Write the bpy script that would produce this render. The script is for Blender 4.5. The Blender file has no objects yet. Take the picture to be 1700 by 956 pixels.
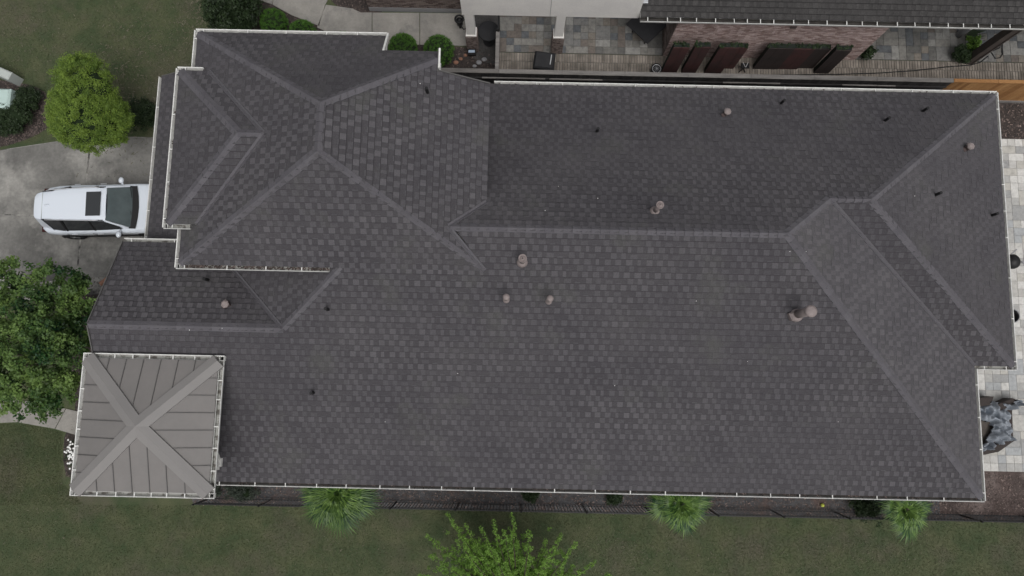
import bpy, math, random
import numpy as np
from mathutils import Vector
random.seed(7); rng = np.random.default_rng(7)
R = math.radians
S = bpy.context.scene
C = S.collection

# ---------------------------------------------------------------- camera (drone, 27 m up, tilted 7 degrees to the north)
H, FPX, TILT, AZ, ROLL = 27.0, 1150.0, R(7.28), R(-1.1), R(0.12)
ax = np.array([math.sin(TILT)*math.sin(AZ), math.sin(TILT)*math.cos(AZ), -math.cos(TILT)])
up0 = np.array([math.cos(TILT)*math.sin(AZ), math.cos(TILT)*math.cos(AZ), math.sin(TILT)])
rt0 = np.cross(ax, up0)
rt = rt0*math.cos(ROLL) + up0*math.sin(ROLL); upv = up0*math.cos(ROLL) - rt0*math.sin(ROLL)
def at(px, py, z=0.0):          # where the sight line through a photo pixel meets the level z
    d = ax + (px-850)/FPX*rt - (py-478)/FPX*upv
    return np.array([0, 0, H]) + d*((H-z)/-d[2])
def proj(P):
    v = np.asarray(P, float) - [0, 0, H]; D = v@ax
    return np.stack([850 + FPX*(v@rt)/D, 478 - FPX*(v@upv)/D], -1)
from mathutils import Matrix
cam = bpy.data.objects.new('camera', bpy.data.cameras.new('camera')); C.objects.link(cam)
cam.matrix_world = Matrix(((rt[0], upv[0], -ax[0], 0), (rt[1], upv[1], -ax[1], 0), (rt[2], upv[2], -ax[2], H), (0, 0, 0, 1)))
cam.data.sensor_width = 36; cam.data.lens = FPX/1700*36; cam.data.clip_end = 500; cam.data.clip_start = 0.5
S.camera = cam

# ---------------------------------------------------------------- overcast daylight
w = bpy.data.worlds.new("World"); S.world = w; w.use_nodes = True
nt = w.node_tree; bg = nt.nodes['Background']
sky = nt.nodes.new('ShaderNodeTexSky'); sky.sky_type = 'NISHITA'; sky.sun_disc = False
sky.sun_elevation = R(66); sky.sun_rotation = R(155); sky.air_density = 1.0; sky.dust_density = 6.0; sky.ozone_density = 1.0
hs = nt.nodes.new('ShaderNodeHueSaturation'); hs.inputs['Saturation'].default_value = 0.13
nt.links.new(sky.outputs[0], hs.inputs['Color']); nt.links.new(hs.outputs[0], bg.inputs[0]); bg.inputs[1].default_value = 0.12
sun = bpy.data.objects.new('sun', bpy.data.lights.new('sun', 'SUN')); C.objects.link(sun)
sun.data.energy = 0.75; sun.data.angle = R(40); sun.data.color = (1, .97, .93)
sd = Vector((math.sin(R(155))*math.cos(R(66)), math.cos(R(155))*math.cos(R(66)), math.sin(R(66))))
sun.rotation_euler = sd.to_track_quat('Z', 'Y').to_euler()
S.view_settings.view_transform = 'Standard'; S.view_settings.look = 'None'; S.view_settings.exposure = 0.0

# ---------------------------------------------------------------- helpers
ORG = {}
def tag(o, label=None, cat=None, group=None, kind=None):
    if label: o['label'] = label
    if cat: o['category'] = cat
    if group: o['group'] = group
    if kind: o['kind'] = kind
    return o
def thing(name, label, cat, loc, group=None):
    o = bpy.data.objects.new(name, None); o.empty_display_size = .2; C.objects.link(o)
    o.location = Vector([float(a) for a in loc]); ORG[o] = np.array([float(a) for a in loc])
    return tag(o, label, cat, group)
class MB:
    def __init__(s): s.V = []; s.F = []; s.T = []; s.M = []
    def add(s, VF, tone=0.5, m=0):
        V, F = VF; n = len(s.V)
        s.V.extend([tuple(map(float, v)) for v in V]); s.F.extend([tuple(i+n for i in f) for f in F])
        if isinstance(tone, (list, tuple)): s.T.extend(tone)
        else: s.T.extend([tone]*len(F))
        s.M.extend([m]*len(F)); return s
def obj(name, mb, mat, parent=None, smooth=False, origin=None):
    """one mesh object; coordinates are given in the world and re-based on the object's own origin"""
    V = np.array(mb.V); 
    if origin is None: origin = np.array([V[:, 0].mean(), V[:, 1].mean(), V[:, 2].min()])
    origin = np.asarray(origin, float)
    me = bpy.data.meshes.new(name); me.from_pydata((V-origin).tolist(), [], mb.F)
    for m in (mat if isinstance(mat, (list, tuple)) else [mat]): me.materials.append(m)
    if any(mb.M): me.polygons.foreach_set('material_index', mb.M)
    a = me.attributes.new('tone', 'FLOAT', 'FACE'); a.data.foreach_set('value', mb.T)
    if smooth: me.polygons.foreach_set('use_smooth', [True]*len(mb.F))
    me.update()
    return link(name, me, parent, origin)
def link(name, me, parent, origin, rz=0):
    o = bpy.data.objects.new(name, me); C.objects.link(o); ORG[o] = np.asarray(origin, float)
    if parent is not None: o.parent = parent; o.location = Vector(ORG[o]-ORG[parent])
    else: o.location = Vector(ORG[o])
    if rz: o.rotation_euler.z = rz
    return o
def fast(name, V, k, mat, parent=None, tone=None, origin=(0, 0, 0)):
    """many loose k-gons from one array"""
    V = np.asarray(V, np.float32).reshape(-1, 3) - np.asarray(origin, np.float32); n = len(V)//k
    me = bpy.data.meshes.new(name); me.vertices.add(len(V)); me.vertices.foreach_set('co', V.ravel())
    me.loops.add(len(V)); me.loops.foreach_set('vertex_index', np.arange(len(V), dtype=np.int32))
    me.polygons.add(n); me.polygons.foreach_set('loop_start', np.arange(n, dtype=np.int32)*k)
    me.materials.append(mat); me.update(calc_edges=True)
    a = me.attributes.new('tone', 'FLOAT', 'FACE'); a.data.foreach_set('value', (np.full(n, .5) if tone is None else np.asarray(tone)).astype(np.float32))
    return link(name, me, parent, np.asarray(origin, float))

def box(c, s, rz=0):
    x, y, z = [a/2 for a in s]; V = [(-x,-y,-z),(x,-y,-z),(x,y,-z),(-x,y,-z),(-x,-y,z),(x,-y,z),(x,y,z),(-x,y,z)]
    cs, sn = math.cos(rz), math.sin(rz)
    V = [(c[0]+a*cs-b*sn, c[1]+a*sn+b*cs, c[2]+d) for a, b, d in V]
    return V, [(0,3,2,1),(4,5,6,7),(0,1,5,4),(1,2,6,5),(2,3,7,6),(3,0,4,7)]
def bbox(c, s, b=.01, rz=0):     # box with chamfered top
    x, y, z = [a/2 for a in s]
    V = [(-x,-y,-z),(x,-y,-z),(x,y,-z),(-x,y,-z),(-x,-y,z-b),(x,-y,z-b),(x,y,z-b),(-x,y,z-b),(-x+b,-y+b,z),(x-b,-y+b,z),(x-b,y-b,z),(-x+b,y-b,z)]
    cs, sn = math.cos(rz), math.sin(rz)
    V = [(c[0]+a*cs-q*sn, c[1]+a*sn+q*cs, c[2]+d) for a, q, d in V]
    F = [(0,3,2,1),(8,9,10,11)]
    for i in range(4):
        j = (i+1) % 4; F += [(i, j, 4+j, 4+i), (4+i, 4+j, 8+j, 8+i)]
    return V, F
def bar(p0, p1, wd, ht, up=(0, 0, 1)):
    p0, p1 = np.array(p0, float), np.array(p1, float); d = p1-p0; d /= np.linalg.norm(d)
    s = np.cross(d, up)
    if np.linalg.norm(s) < 1e-6: s = np.array([1., 0, 0])
    s /= np.linalg.norm(s); u = np.cross(s, d)
    V = []
    for p in (p0, p1):
        for a, b in ((-1,-1),(1,-1),(1,1),(-1,1)): V.append(p+s*a*wd/2+u*b*ht/2)
    return V, [(0,1,2,3),(7,6,5,4),(0,4,5,1),(1,5,6,2),(2,6,7,3),(3,7,4,0)]
def tube(pts, r, n=8, cap=True):
    pts = [np.array(p, float) for p in pts]; rr = r if isinstance(r, (list, tuple)) else [r]*len(pts)
    V = []; F = []; s = None
    for i, p in enumerate(pts):
        d = pts[min(i+1, len(pts)-1)] - pts[max(i-1, 0)]; d = d/(np.linalg.norm(d)+1e-9)
        if s is None:
            s = np.cross(d, (0, 0, 1)); 
            if np.linalg.norm(s) < 1e-3: s = np.cross(d, (1, 0, 0))
        s = s - d*(s@d); s /= np.linalg.norm(s); t = np.cross(d, s)
        for k in range(n):
            a = 2*math.pi*k/n; V.append(p + rr[i]*(math.cos(a)*s+math.sin(a)*t))
    for i in range(len(pts)-1):
        for k in range(n): F.append((i*n+k, i*n+(k+1) % n, (i+1)*n+(k+1) % n, (i+1)*n+k))
    if cap: F += [tuple(range(n))[::-1], tuple((len(pts)-1)*n+k for k in range(n))]
    return V, F
def lathe(c, prof, n=16, sy=1.0):   # prof: (r, z) from bottom to top
    V = []; F = []
    for r, z in prof:
        for k in range(n): a = 2*math.pi*k/n; V.append((c[0]+r*math.cos(a), c[1]+r*math.sin(a)*sy, c[2]+z))
    for i in range(len(prof)-1):
        for k in range(n): F.append((i*n+k, i*n+(k+1) % n, (i+1)*n+(k+1) % n, (i+1)*n+k))
    F += [tuple(range(n))[::-1], tuple((len(prof)-1)*n+k for k in range(n))]
    return V, F
def prism(poly, z0, z1):
    n = len(poly); a = sum(poly[i][0]*poly[(i+1) % n][1]-poly[(i+1) % n][0]*poly[i][1] for i in range(n))
    if a < 0: poly = poly[::-1]
    V = [(p[0], p[1], z0) for p in poly]+[(p[0], p[1], z1) for p in poly]
    return V, [tuple(range(n))[::-1], tuple(range(n, 2*n))]+[(i, (i+1) % n, n+(i+1) % n, n+i) for i in range(n)]
def gp(pts, z=0.0): return [tuple(at(x, y, z)[:2]) for x, y in pts]
def smooth_poly(pts, it=2):
    for _ in range(it):
        q = []
        for i in range(len(pts)):
            a, b = np.array(pts[i]), np.array(pts[(i+1) % len(pts)]); q += [tuple(a*.75+b*.25), tuple(a*.25+b*.75)]
        pts = q
    return pts
def inpoly(x, y, poly):
    r = np.zeros(len(x), bool); n = len(poly)
    for i in range(n):
        x0, y0 = poly[i]; x1, y1 = poly[(i+1) % n]
        c = ((y0 > y) != (y1 > y)) & (x < (x1-x0)*(y-y0)/((y1-y0) or 1e-9)+x0); r ^= c
    return r

# ---------------------------------------------------------------- materials
def mat(name, c1, c2=None, scale=3.0, rough=.85, bump=0.0, bscale=60, detail=5, tone=None, rnd=None, metal=0.0,
        c3=None, s3=.6, lo=.35, hi=.65, lo3=.52, hi3=.66, spec=.3, trans=0.0, stretch=None, fine=0.0, fscale=80, coat=0):
    """c1..c2 noise mix; tone: (dark, light) by face attribute; rnd: list of colours by object random; c3: patches"""
    m = bpy.data.materials.new(name); m.use_nodes = True; n = m.node_tree; L = n.links.new
    b = n.nodes['Principled BSDF']; b.inputs['Roughness'].default_value = rough; b.inputs['Metallic'].default_value = metal
    b.inputs['Specular IOR Level'].default_value = spec
    if coat: b.inputs['Coat Weight'].default_value = coat
    geo = n.nodes.new('ShaderNodeNewGeometry'); pos = geo.outputs['Position']
    if stretch:
        mp = n.nodes.new('ShaderNodeMapping'); mp.inputs['Scale'].default_value = stretch; L(pos, mp.inputs[0]); pos = mp.outputs[0]
    def noise(sc, det=detail, ro=.6):
        t = n.nodes.new('ShaderNodeTexNoise'); t.inputs['Scale'].default_value = sc; t.inputs['Detail'].default_value = det
        t.inputs['Roughness'].default_value = ro; L(pos, t.inputs['Vector']); return t.outputs['Fac']
    def mix(fac, a, c, typ='MIX'):
        x = n.nodes.new('ShaderNodeMix'); x.data_type = 'RGBA'; x.blend_type = typ
        if isinstance(fac, float): x.inputs[0].default_value = fac
        else: L(fac, x.inputs[0])
        for i, v in ((6, a), (7, c)):
            if isinstance(v, tuple): x.inputs[i].default_value = (*v, 1)
            else: L(v, x.inputs[i])
        return x.outputs[2]
    def ramp(f, a, c):
        r = n.nodes.new('ShaderNodeMapRange'); r.inputs[1].default_value = a; r.inputs[2].default_value = c; L(f, r.inputs[0]); return r.outputs[0]
    col = c1
    if rnd:
        oi = n.nodes.new('ShaderNodeObjectInfo'); cr = n.nodes.new('ShaderNodeValToRGB'); cr.color_ramp.interpolation = 'CONSTANT'
        e = cr.color_ramp.elements
        while len(e) < len(rnd): e.new(0)
        for i, q in enumerate(rnd): e[i].position = i/len(rnd); e[i].color = (*q, 1)
        L(oi.outputs['Random'], cr.inputs[0]); col = cr.outputs[0]
        if c2: col = mix(ramp(noise(scale), lo, hi), col, c2, 'MULTIPLY')
    elif tone:
        an = n.nodes.new('ShaderNodeAttribute'); an.attribute_name = 'tone'
        col = mix(an.outputs['Fac'], tone[0], tone[1]); col.node.clamp_factor = False
        if c2: col = mix(ramp(noise(scale), lo, hi), col, c2, 'MULTIPLY')
    elif c2: col = mix(ramp(noise(scale), lo, hi), c1, c2)
    if c3: col = mix(ramp(noise(s3, 6, .65), lo3, hi3), col, c3)
    if fine:
        f = ramp(noise(fscale, 3, .7), .3, .7); g = n.nodes.new('ShaderNodeMapRange')
        g.inputs[3].default_value = 1-fine; g.inputs[4].default_value = 1+fine; L(f, g.inputs[0])
        vm = n.nodes.new('ShaderNodeVectorMath'); vm.operation = 'SCALE'
        L(g.outputs[0], vm.inputs['Scale'])
        if isinstance(col, tuple): vm.inputs[0].default_value = col
        else: L(col, vm.inputs[0])
        col = vm.outputs[0]
    if isinstance(col, tuple): b.inputs['Base Color'].default_value = (*col, 1)
    else: L(col, b.inputs['Base Color'])
    if bump:
        bp = n.nodes.new('ShaderNodeBump'); bp.inputs['Strength'].default_value = bump; bp.inputs['Distance'].default_value = .02
        L(noise(bscale, 4, .7), bp.inputs['Height']); L(bp.outputs[0], b.inputs['Normal'])
    if trans:
        tr = n.nodes.new('ShaderNodeBsdfTranslucent'); ms = n.nodes.new('ShaderNodeMixShader'); ms.inputs[0].default_value = trans
        if isinstance(col, tuple): tr.inputs[0].default_value = (*col, 1)
        else: L(col, tr.inputs[0])
        o = n.nodes['Material Output']; L(b.outputs[0], ms.inputs[1]); L(tr.outputs[0], ms.inputs[2]); L(ms.outputs[0], o.inputs[0])
    return m
M = {}
M['lawn'] = mat('lawn', (.044, .064, .028), (.082, .090, .046), 1.1, c3=(.092, .078, .060), s3=.30, lo3=.50, hi3=.72, fine=.35, fscale=38, bump=.6, bscale=30)
M['blade'] = mat('blade', (0, 0, 0), (.75, .72, .7), .5, tone=((.042, .062, .024), (.112, .128, .056)), rough=.7)
M['mulch'] = mat('mulch', (.060, .047, .042), (.030, .026, .025), 9, c3=(.085, .066, .06), s3=2, fine=.5, fscale=45, bump=1, bscale=35)
M['chip'] = mat('chip', (0, 0, 0), tone=((.034, .028, .026), (.26, .20, .18)), rough=.9)
M['graymulch'] = mat('gray_mulch', (.105, .105, .110), (.060, .058, .060), 5, c3=(.125, .088, .078), s3=1, fine=.5, fscale=45, bump=1, bscale=35)
M['dirt'] = mat('dirt', (.105, .075, .068), (.060, .046, .042), 1.0, c3=(.17, .135, .125), s3=.8, lo3=.5, hi3=.66, fine=.4, fscale=30, bump=.8, bscale=30)
M['dirt2'] = mat('grey_soil', (.075, .072, .070), (.05, .048, .047), 1.5, fine=.3, fscale=30, bump=.6)
M['thatch'] = mat('dry_thatch', (0, 0, 0), tone=((.07, .07, .045), (.20, .18, .135)), rough=.9)
M['drivejoint'] = mat('driveway_joint', (.30, .29, .27), (.07, .068, .065), 2.2, lo=.42, hi=.6, fine=.2, fscale=12)
M['drive'] = mat('driveway_concrete', (.21, .205, .192), (.105, .102, .097), .38, c3=(.35, .34, .315), s3=.5, lo3=.48, hi3=.72, fine=.14, fscale=9, bump=.15, bscale=80, detail=9)
M['path'] = mat('path_concrete', (.30, .285, .26), (.215, .205, .19), .9, c3=(.16, .155, .15), s3=1.1, lo3=.55, hi3=.75, fine=.10, fscale=14, bump=.15, detail=9)
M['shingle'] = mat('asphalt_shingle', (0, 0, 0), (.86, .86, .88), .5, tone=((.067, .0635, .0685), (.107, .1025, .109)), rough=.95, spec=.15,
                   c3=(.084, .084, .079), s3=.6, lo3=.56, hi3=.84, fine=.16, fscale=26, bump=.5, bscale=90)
M['cap'] = mat('cap_shingle', (0, 0, 0), (.92, .92, .94), 2, tone=((.086, .082, .090), (.120, .115, .125)), rough=.95, spec=.15, fine=.12, fscale=30, bump=.4, bscale=90)
M['nshingle'] = mat('weathered_shingle', (0, 0, 0), (.8, .8, .8), 1.5, tone=((.048, .046, .046), (.072, .069, .068)), rough=.95, spec=.15, fine=.2, fscale=20)
M['deck'] = mat('roof_felt', (.06, .06, .065), rough=.95)
M['gutter'] = mat('gutter_white', (.74, .74, .72), (.60, .60, .58), 6, rough=.45, fine=.06, fscale=20)
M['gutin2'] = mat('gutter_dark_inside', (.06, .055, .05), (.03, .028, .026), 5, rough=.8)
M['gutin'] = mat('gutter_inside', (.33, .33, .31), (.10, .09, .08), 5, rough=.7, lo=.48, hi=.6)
M['trim'] = mat('white_trim', (.70, .69, .67), (.60, .59, .57), 3, rough=.6)
M['stucco'] = mat('stucco', (.74, .72, .69), (.67, .65, .63), 1.2, rough=.9, fine=.05, fscale=20, bump=.2)
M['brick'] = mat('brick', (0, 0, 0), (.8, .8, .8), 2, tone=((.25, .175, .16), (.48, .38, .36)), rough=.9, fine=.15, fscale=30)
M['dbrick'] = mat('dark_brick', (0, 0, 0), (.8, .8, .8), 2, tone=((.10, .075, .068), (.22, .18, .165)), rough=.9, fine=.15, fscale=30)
M['mortar'] = mat('mortar', (.36, .33, .31), rough=.95, fine=.15)
M['metalroof'] = mat('metal_roof', (.186, .175, .169), (.166, .158, .153), .8, rough=.62, metal=0, fine=.03, fscale=6)
M['hipmetal'] = mat('metal_hip_cap', (.215, .206, .200), (.198, .190, .186), .8, rough=.6)
M['seam'] = mat('metal_seam', (.105, .102, .100), rough=.6)
M['vent'] = mat('vent_paint', (.255, .215, .208), (.20, .17, .165), 8, rough=.6)
M['ventd'] = mat('vent_dark', (.08, .06, .058), rough=.7)
M['black'] = mat('black_plastic', (.012, .012, .013), rough=.5)
M['blacksoft'] = mat('black_cover', (.016, .016, .018), (.022, .022, .024), 6, rough=.6, bump=.2, bscale=12)
M['iron'] = mat('black_iron', (.010, .010, .011), rough=.5)
M['steel'] = mat('steel', (.62, .63, .65), rough=.3, metal=.6)
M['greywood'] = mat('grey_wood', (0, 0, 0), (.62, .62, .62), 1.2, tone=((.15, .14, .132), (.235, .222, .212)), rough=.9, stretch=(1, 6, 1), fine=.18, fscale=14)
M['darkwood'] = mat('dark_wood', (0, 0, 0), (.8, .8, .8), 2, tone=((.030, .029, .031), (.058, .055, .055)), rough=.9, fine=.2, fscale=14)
M['newwood'] = mat('new_wood', (0, 0, 0), (.85, .80, .72), 2, tone=((.24, .115, .042), (.42, .235, .10)), rough=.8, fine=.12, fscale=14)
M['redpanel'] = mat('red_brown_panel', (.070, .030, .029), (.045, .026, .025), 2.2, rough=.8, fine=.08)
M['brownpanel'] = mat('dark_brown_panel', (.042, .031, .029), (.030, .024, .023), 1.5, rough=.8, fine=.08)
M['darkpanel'] = mat('dark_panel', (.012, .017, .013), rough=.8)
M['paver'] = mat('stone_paver', (0, 0, 0), (.62, .62, .64), 5, rnd=[(.155,.150,.138),(.205,.198,.182),(.125,.122,.115),(.185,.165,.142),(.11,.116,.122),(.25,.245,.23),(.145,.125,.11),(.175,.172,.165)], rough=.8, fine=.16, fscale=12, lo=.45, hi=.75)
M['lpaver'] = mat('travertine_paver', (0, 0, 0), (.72, .72, .72), 4, rnd=[(.43,.42,.395),(.50,.49,.465),(.38,.375,.36),(.46,.45,.43),(.35,.36,.365),(.56,.55,.525),(.44,.425,.39),(.31,.31,.305)], rough=.75, fine=.14, fscale=10, lo=.55, hi=.75)
M['joint'] = mat('paver_joint', (.13, .125, .115), rough=.95)
M['ljoint'] = mat('light_paver_joint', (.33, .32, .30), rough=.95)
M['soldier'] = mat('soldier_paver', (0, 0, 0), (.6, .6, .6), 2.5, tone=((.19, .165, .14), (.33, .29, .25)), rough=.85, fine=.15, fscale=20)
M['bark'] = mat('bark', (.075, .058, .045), (.045, .036, .03), 12, rough=.95, bump=.8)
def leafmat(name, dark, light, rough=.55, tr=.25, mul=(.7, .72, .68), sc=1.3): return mat(name, (0, 0, 0), mul, sc, tone=(dark, light), rough=rough, trans=tr, spec=.35)
M['leaf_bright'] = leafmat('leaf_bright', (.070, .130, .018), (.235, .340, .055), mul=(.8, .82, .78))
M['leaf_oak'] = leafmat('leaf_oak', (.036, .086, .020), (.195, .300, .075))
M['leaf_shoot'] = leafmat('leaf_shoot', (.085, .175, .024), (.210, .370, .060), mul=(.85, .87, .84))
M['leaf_box'] = leafmat('leaf_box', (.050, .130, .014), (.100, .225, .032))
M['leaf_dark'] = leafmat('leaf_dark', (.018, .034, .014), (.045, .075, .028))
M['leaf_palm'] = leafmat('leaf_palm', (.020, .062, .014), (.160, .260, .060), .45, .1)
M['leaf_grey'] = leafmat('leaf_grey', (.050, .065, .050), (.12, .145, .115))
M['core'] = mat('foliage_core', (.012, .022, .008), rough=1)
M['flower'] = mat('white_flower', (.78, .78, .76), rough=.7)
M['carpaint'] = mat('white_car_paint', (.69, .74, .81), rough=.22, spec=.5, coat=.8)
M['glass'] = mat('tinted_glass', (.030, .033, .036), rough=.06, spec=.7)
M['windshield'] = mat('windshield_glass', (.105, .13, .135), (.085, .105, .11), 3, rough=.06, spec=.8)
M['rubber'] = mat('rubber', (.014, .014, .015), rough=.8)
M['rim'] = mat('wheel_rim', (.45, .46, .48), rough=.3, metal=.8)
M['tail'] = mat('tail_lamp', (.05, .012, .012), rough=.2)
M['pale'] = mat('pale_green_enamel', (.46, .58, .55), (.42, .53, .50), 4, rough=.45)
M['palegrey'] = mat('pale_grey_enamel', (.42, .45, .43), rough=.5)
M['tarp'] = mat('blue_grey_tarp', (.26, .285, .32), (.20, .22, .25), 3.2, rough=.4, c3=(.32, .37, .43), s3=1.5, lo3=.6, hi3=.75)
M['brownframe'] = mat('brown_wicker', (.045, .034, .031), (.03, .024, .022), 20, rough=.7)
M['cushion'] = mat('brown_cushion', (.10, .085, .075), (.075, .065, .058), 9, rough=.95, fine=.15)
M['terracotta'] = mat('terracotta', (.30, .16, .11), rough=.8)
M['ball'] = mat('yellow_ball', (.55, .60, .10), rough=.6)
M['potgrey'] = mat('grey_pot', (.25, .25, .26), rough=.6)
M['solar'] = mat('solar_panel', (.35, .42, .52), rough=.25)
M['postbrown'] = mat('brown_post', (.085, .070, .062), (.06, .05, .046), 3, rough=.8, fine=.1)
M['brownwall'] = mat('brown_wall', (.16, .13, .12), rough=.9)

# ---------------------------------------------------------------- ground and paving
def sheet(name, poly, z, m, kind='structure'):
    o = obj(name, MB().add((lambda v: v)(([(p[0], p[1], z) for p in poly], [tuple(range(len(poly)))]))), m, origin=(0, 0, 0))
    return tag(o, kind=kind)
def ccw(poly):
    n = len(poly); a = sum(poly[i][0]*poly[(i+1) % n][1]-poly[(i+1) % n][0]*poly[i][1] for i in range(n)); return poly if a > 0 else poly[::-1]
sheet('lawn', [(-150, -150), (150, -150), (150, 150), (-150, 150)], 0.0, M['lawn'])
def bed(name, pts, z, m, it=0):
    p = gp(pts)
    if it: p = smooth_poly(p, it)
    p = ccw(p); sheet(name, p, z, m); return p
bed_sw = bed('mulch_bed_south', [(300, 780), (1760, 790), (1760, 868), (322, 838)], .004, M['graymulch'])
bed_se = bed('mulch_bed_east', [(1560, 775), (1900, 775), (1900, 858), (1560, 854)], .008, M['dirt'])
bed_ne = bed('mulch_bed_north', [(1560, 150), (1900, 160), (1900, 245), (1560, 245)], .008, M['mulch'])
bed_n = bed('side_yard_soil', [(640, 90), (1760, 125), (1760, 260), (640, 330)], .004, M['mulch'])
bed_nw = bed('mulch_bed_front', [(-60, 122), (20, 136), (60, 142), (88, 165), (92, 200), (62, 226), (0, 246), (-60, 250)], .006, M['mulch'], 2)
bed_top = bed('mulch_bed_walk', [(332, 60), (400, 40), (440, -5), (560, 60), (640, 66), (800, 82), (840, 110), (840, 190), (332, 190)], .006, M['mulch'])
bed_wall = bed('mulch_bed_neighbour', [(470, -60), (545, -5), (560, 12), (605, 26), (640, 26), (640, -60)], .016, M['mulch'], 1)
bed('porch_corner_soil', [(784, 20), (830, 20), (832, 112), (784, 96)], .012, M['dirt2'])
bed_w = bed('mulch_bed_entry', [(120, 452), (200, 455), (260, 480), (260, 800), (112, 800), (104, 760), (108, 715), (130, 690), (110, 520)], .006, M['mulch'], 1)

def slabs(label, name, cells, z0, z1, m, cat='driveway', inset=.012, kind='structure'):
    root = thing(name, None, None, (*np.mean([c for c in cells[0]], axis=0), 0)); root['kind'] = kind
    for c in cells:
        c = ccw(c); cen = np.mean(c, axis=0)
        c2 = [tuple(np.array(p)-(np.array(p)-cen)/np.linalg.norm(np.array(p)-cen)*inset*1.4) for p in c]
        V, F = prism(c2, z0, z1); obj('slab', MB().add((V, F)), m, root)
    return root
dx = at(140, 340)[0]; ym = at(30, 357)[1]
a1 = at(70, 240); b1 = at(60, 474)
W0, E0 = dx-9, -10.4
yt0, yt1 = at(0, 250)[1]-.0, at(255, 222)[1]
def yline(x, xa, ya, xb, yb): return ya+(yb-ya)*(x-xa)/(xb-xa)
top = lambda x: yline(x, at(0, 249)[0], at(0, 249)[1], at(150, 226)[0], at(150, 226)[1]) if x < at(150, 226)[0] else at(150, 226)[1]+.0
bot = lambda x: yline(x, at(0, 482)[0], at(0, 482)[1], at(130, 460)[0], at(130, 460)[1]) if x < at(130, 460)[0] else at(130, 460)[1]
xs = [dx-9, dx-3.9, dx, E0]
cells = []
for i in range(3):
    xa, xb = xs[i], xs[i+1]
    ym2 = ym+.0
    cells.append([(xa, ym2-.35*(i == 0)), (xb, ym2), (xb, top(xb)), (xa, top(xa))]); cells.append([(xa, bot(xa)), (xb, bot(xb)), (xb, ym2), (xa, ym2-.35*(i == 0))])
slabs('driveway', 'driveway', cells, -.05, .03, M['drive'], inset=.03)
sheet('joint_filler', ccw([(dx-9, bot(dx-9)), (E0, bot(E0)), (E0, top(E0)), (dx, top(dx)), (dx-9, top(dx-9))]), .024, M['drivejoint'])
slabs('front path', 'front_path', [gp([(-190, 690), (-130, 673), (-135, 728), (-190, 748)]), gp([(-130, 673), (-70, 664), (-80, 716), (-135, 728)]), gp([(-70, 664), (-15, 660), (-20, 706), (-80, 716)]), gp([(-15, 660), (38, 664), (30, 701), (-20, 703)]), gp([(38, 664), (110, 678), (92, 712), (30, 701)]), gp([(110, 678), (165, 690), (160, 732), (92, 712)])], -.05, .03, M['path'])
walk = [gp([(395, -70), (470, -70), (452, 8), (420, -2)]), gp([(470, -70), (560, -30), (541, 8), (530, 44), (484, 26), (452, 8)]), 
        gp([(541, 8), (585, 14), (600, 21), (618, 21), (618, 74), (560, 62), (526, 46)]), gp([(618, 21), (697, 21.5), (697, 75), (618, 74)]), gp([(697, 21.5), (786, 23), (786, 77), (697, 75)])]
slabs('walk', 'side_walk', walk, -.05, .035, M['path'])

def chips(name, poly, n, size, m, z=.012, lo=0, hi=1):
    p = np.array(poly); x = rng.uniform(p[:, 0].min(), p[:, 0].max(), n*2); y = rng.uniform(p[:, 1].min(), p[:, 1].max(), n*2)
    k = inpoly(x, y, poly); x, y = x[k][:n], y[k][:n]; n = len(x)
    a = rng.uniform(0, 6.28, n); s = size*rng.uniform(.5, 1.5, n); wd = s*rng.uniform(.2, .5, n)
    d = np.stack([np.cos(a), np.sin(a), rng.uniform(-.3, .3, n)], 1); q = np.stack([-np.sin(a), np.cos(a), rng.uniform(-.4, .4, n)], 1)
    c = np.stack([x, y, z+rng.uniform(0, .02, n)], 1)
    V = np.stack([c-d*s[:, None]/2-q*wd[:, None]/2, c+d*s[:, None]/2-q*wd[:, None]/2, c+d*s[:, None]/2+q*wd[:, None]/2, c-d*s[:, None]/2+q*wd[:, None]/2], 1)
    t = rng.beta(1.2, 4, n)*(hi-lo)+lo
    o = fast(name, V, 4, m, tone=t); return tag(o, kind='stuff')
chips('bark_chips', bed_nw, 5000, .06, M['chip'], hi=1.2)
chips('bark_chips', bed_top, 6000, .06, M['chip'])
chips('bark_chips', bed_wall, 1500, .06, M['chip'])
chips('bark_chips', bed_sw, 9000, .06, M['chip'], lo=.15, hi=1.5)
chips('bark_chips', bed_se, 900, .05, M['chip'])
chips('bark_chips', bed_ne, 2500, .07, M['chip'], hi=1.5)
chips('bark_chips', bed_w, 3000, .06, M['chip'])
chips('bark_chips', bed_n, 3000, .06, M['chip'])

# grass blades on the lawns in view
def grass(poly, n, avoid=()):
    p = np.array(poly); x = rng.uniform(p[:, 0].min(), p[:, 0].max(), n); y = rng.uniform(p[:, 1].min(), p[:, 1].max(), n)
    k = inpoly(x, y, poly)
    for q in avoid: k &= ~inpoly(x, y, q)
    x, y = x[k], y[k]; n = len(x); a = rng.uniform(0, 6.28, n); h = rng.uniform(.02, .055, n); l = rng.uniform(.2, 1.1, n)
    b = np.stack([x, y, np.zeros(n)], 1); d = np.stack([np.cos(a), np.sin(a), np.zeros(n)], 1); s = np.stack([-np.sin(a), np.cos(a), np.zeros(n)], 1)
    wd = .008; tip = b + d*(h*l)[:, None]; tip[:, 2] = h
    V = np.stack([b-s*wd, b+s*wd, tip], 1)
    o = fast('grass', V, 3, M['blade'], tone=np.clip(rng.normal(.45, .25, n), 0, 1)); tag(o, kind='stuff')
grass(gp([(-260, 838), (322, 838), (1960, 873), (1960, 1130), (-260, 1130)]), 260000)
grass(gp([(-260, -160), (440, -160), (400, 40), (332, 60), (332, 200), (262, 225), (150, 226), (-260, 272)]), 130000, [bed_nw])
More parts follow.
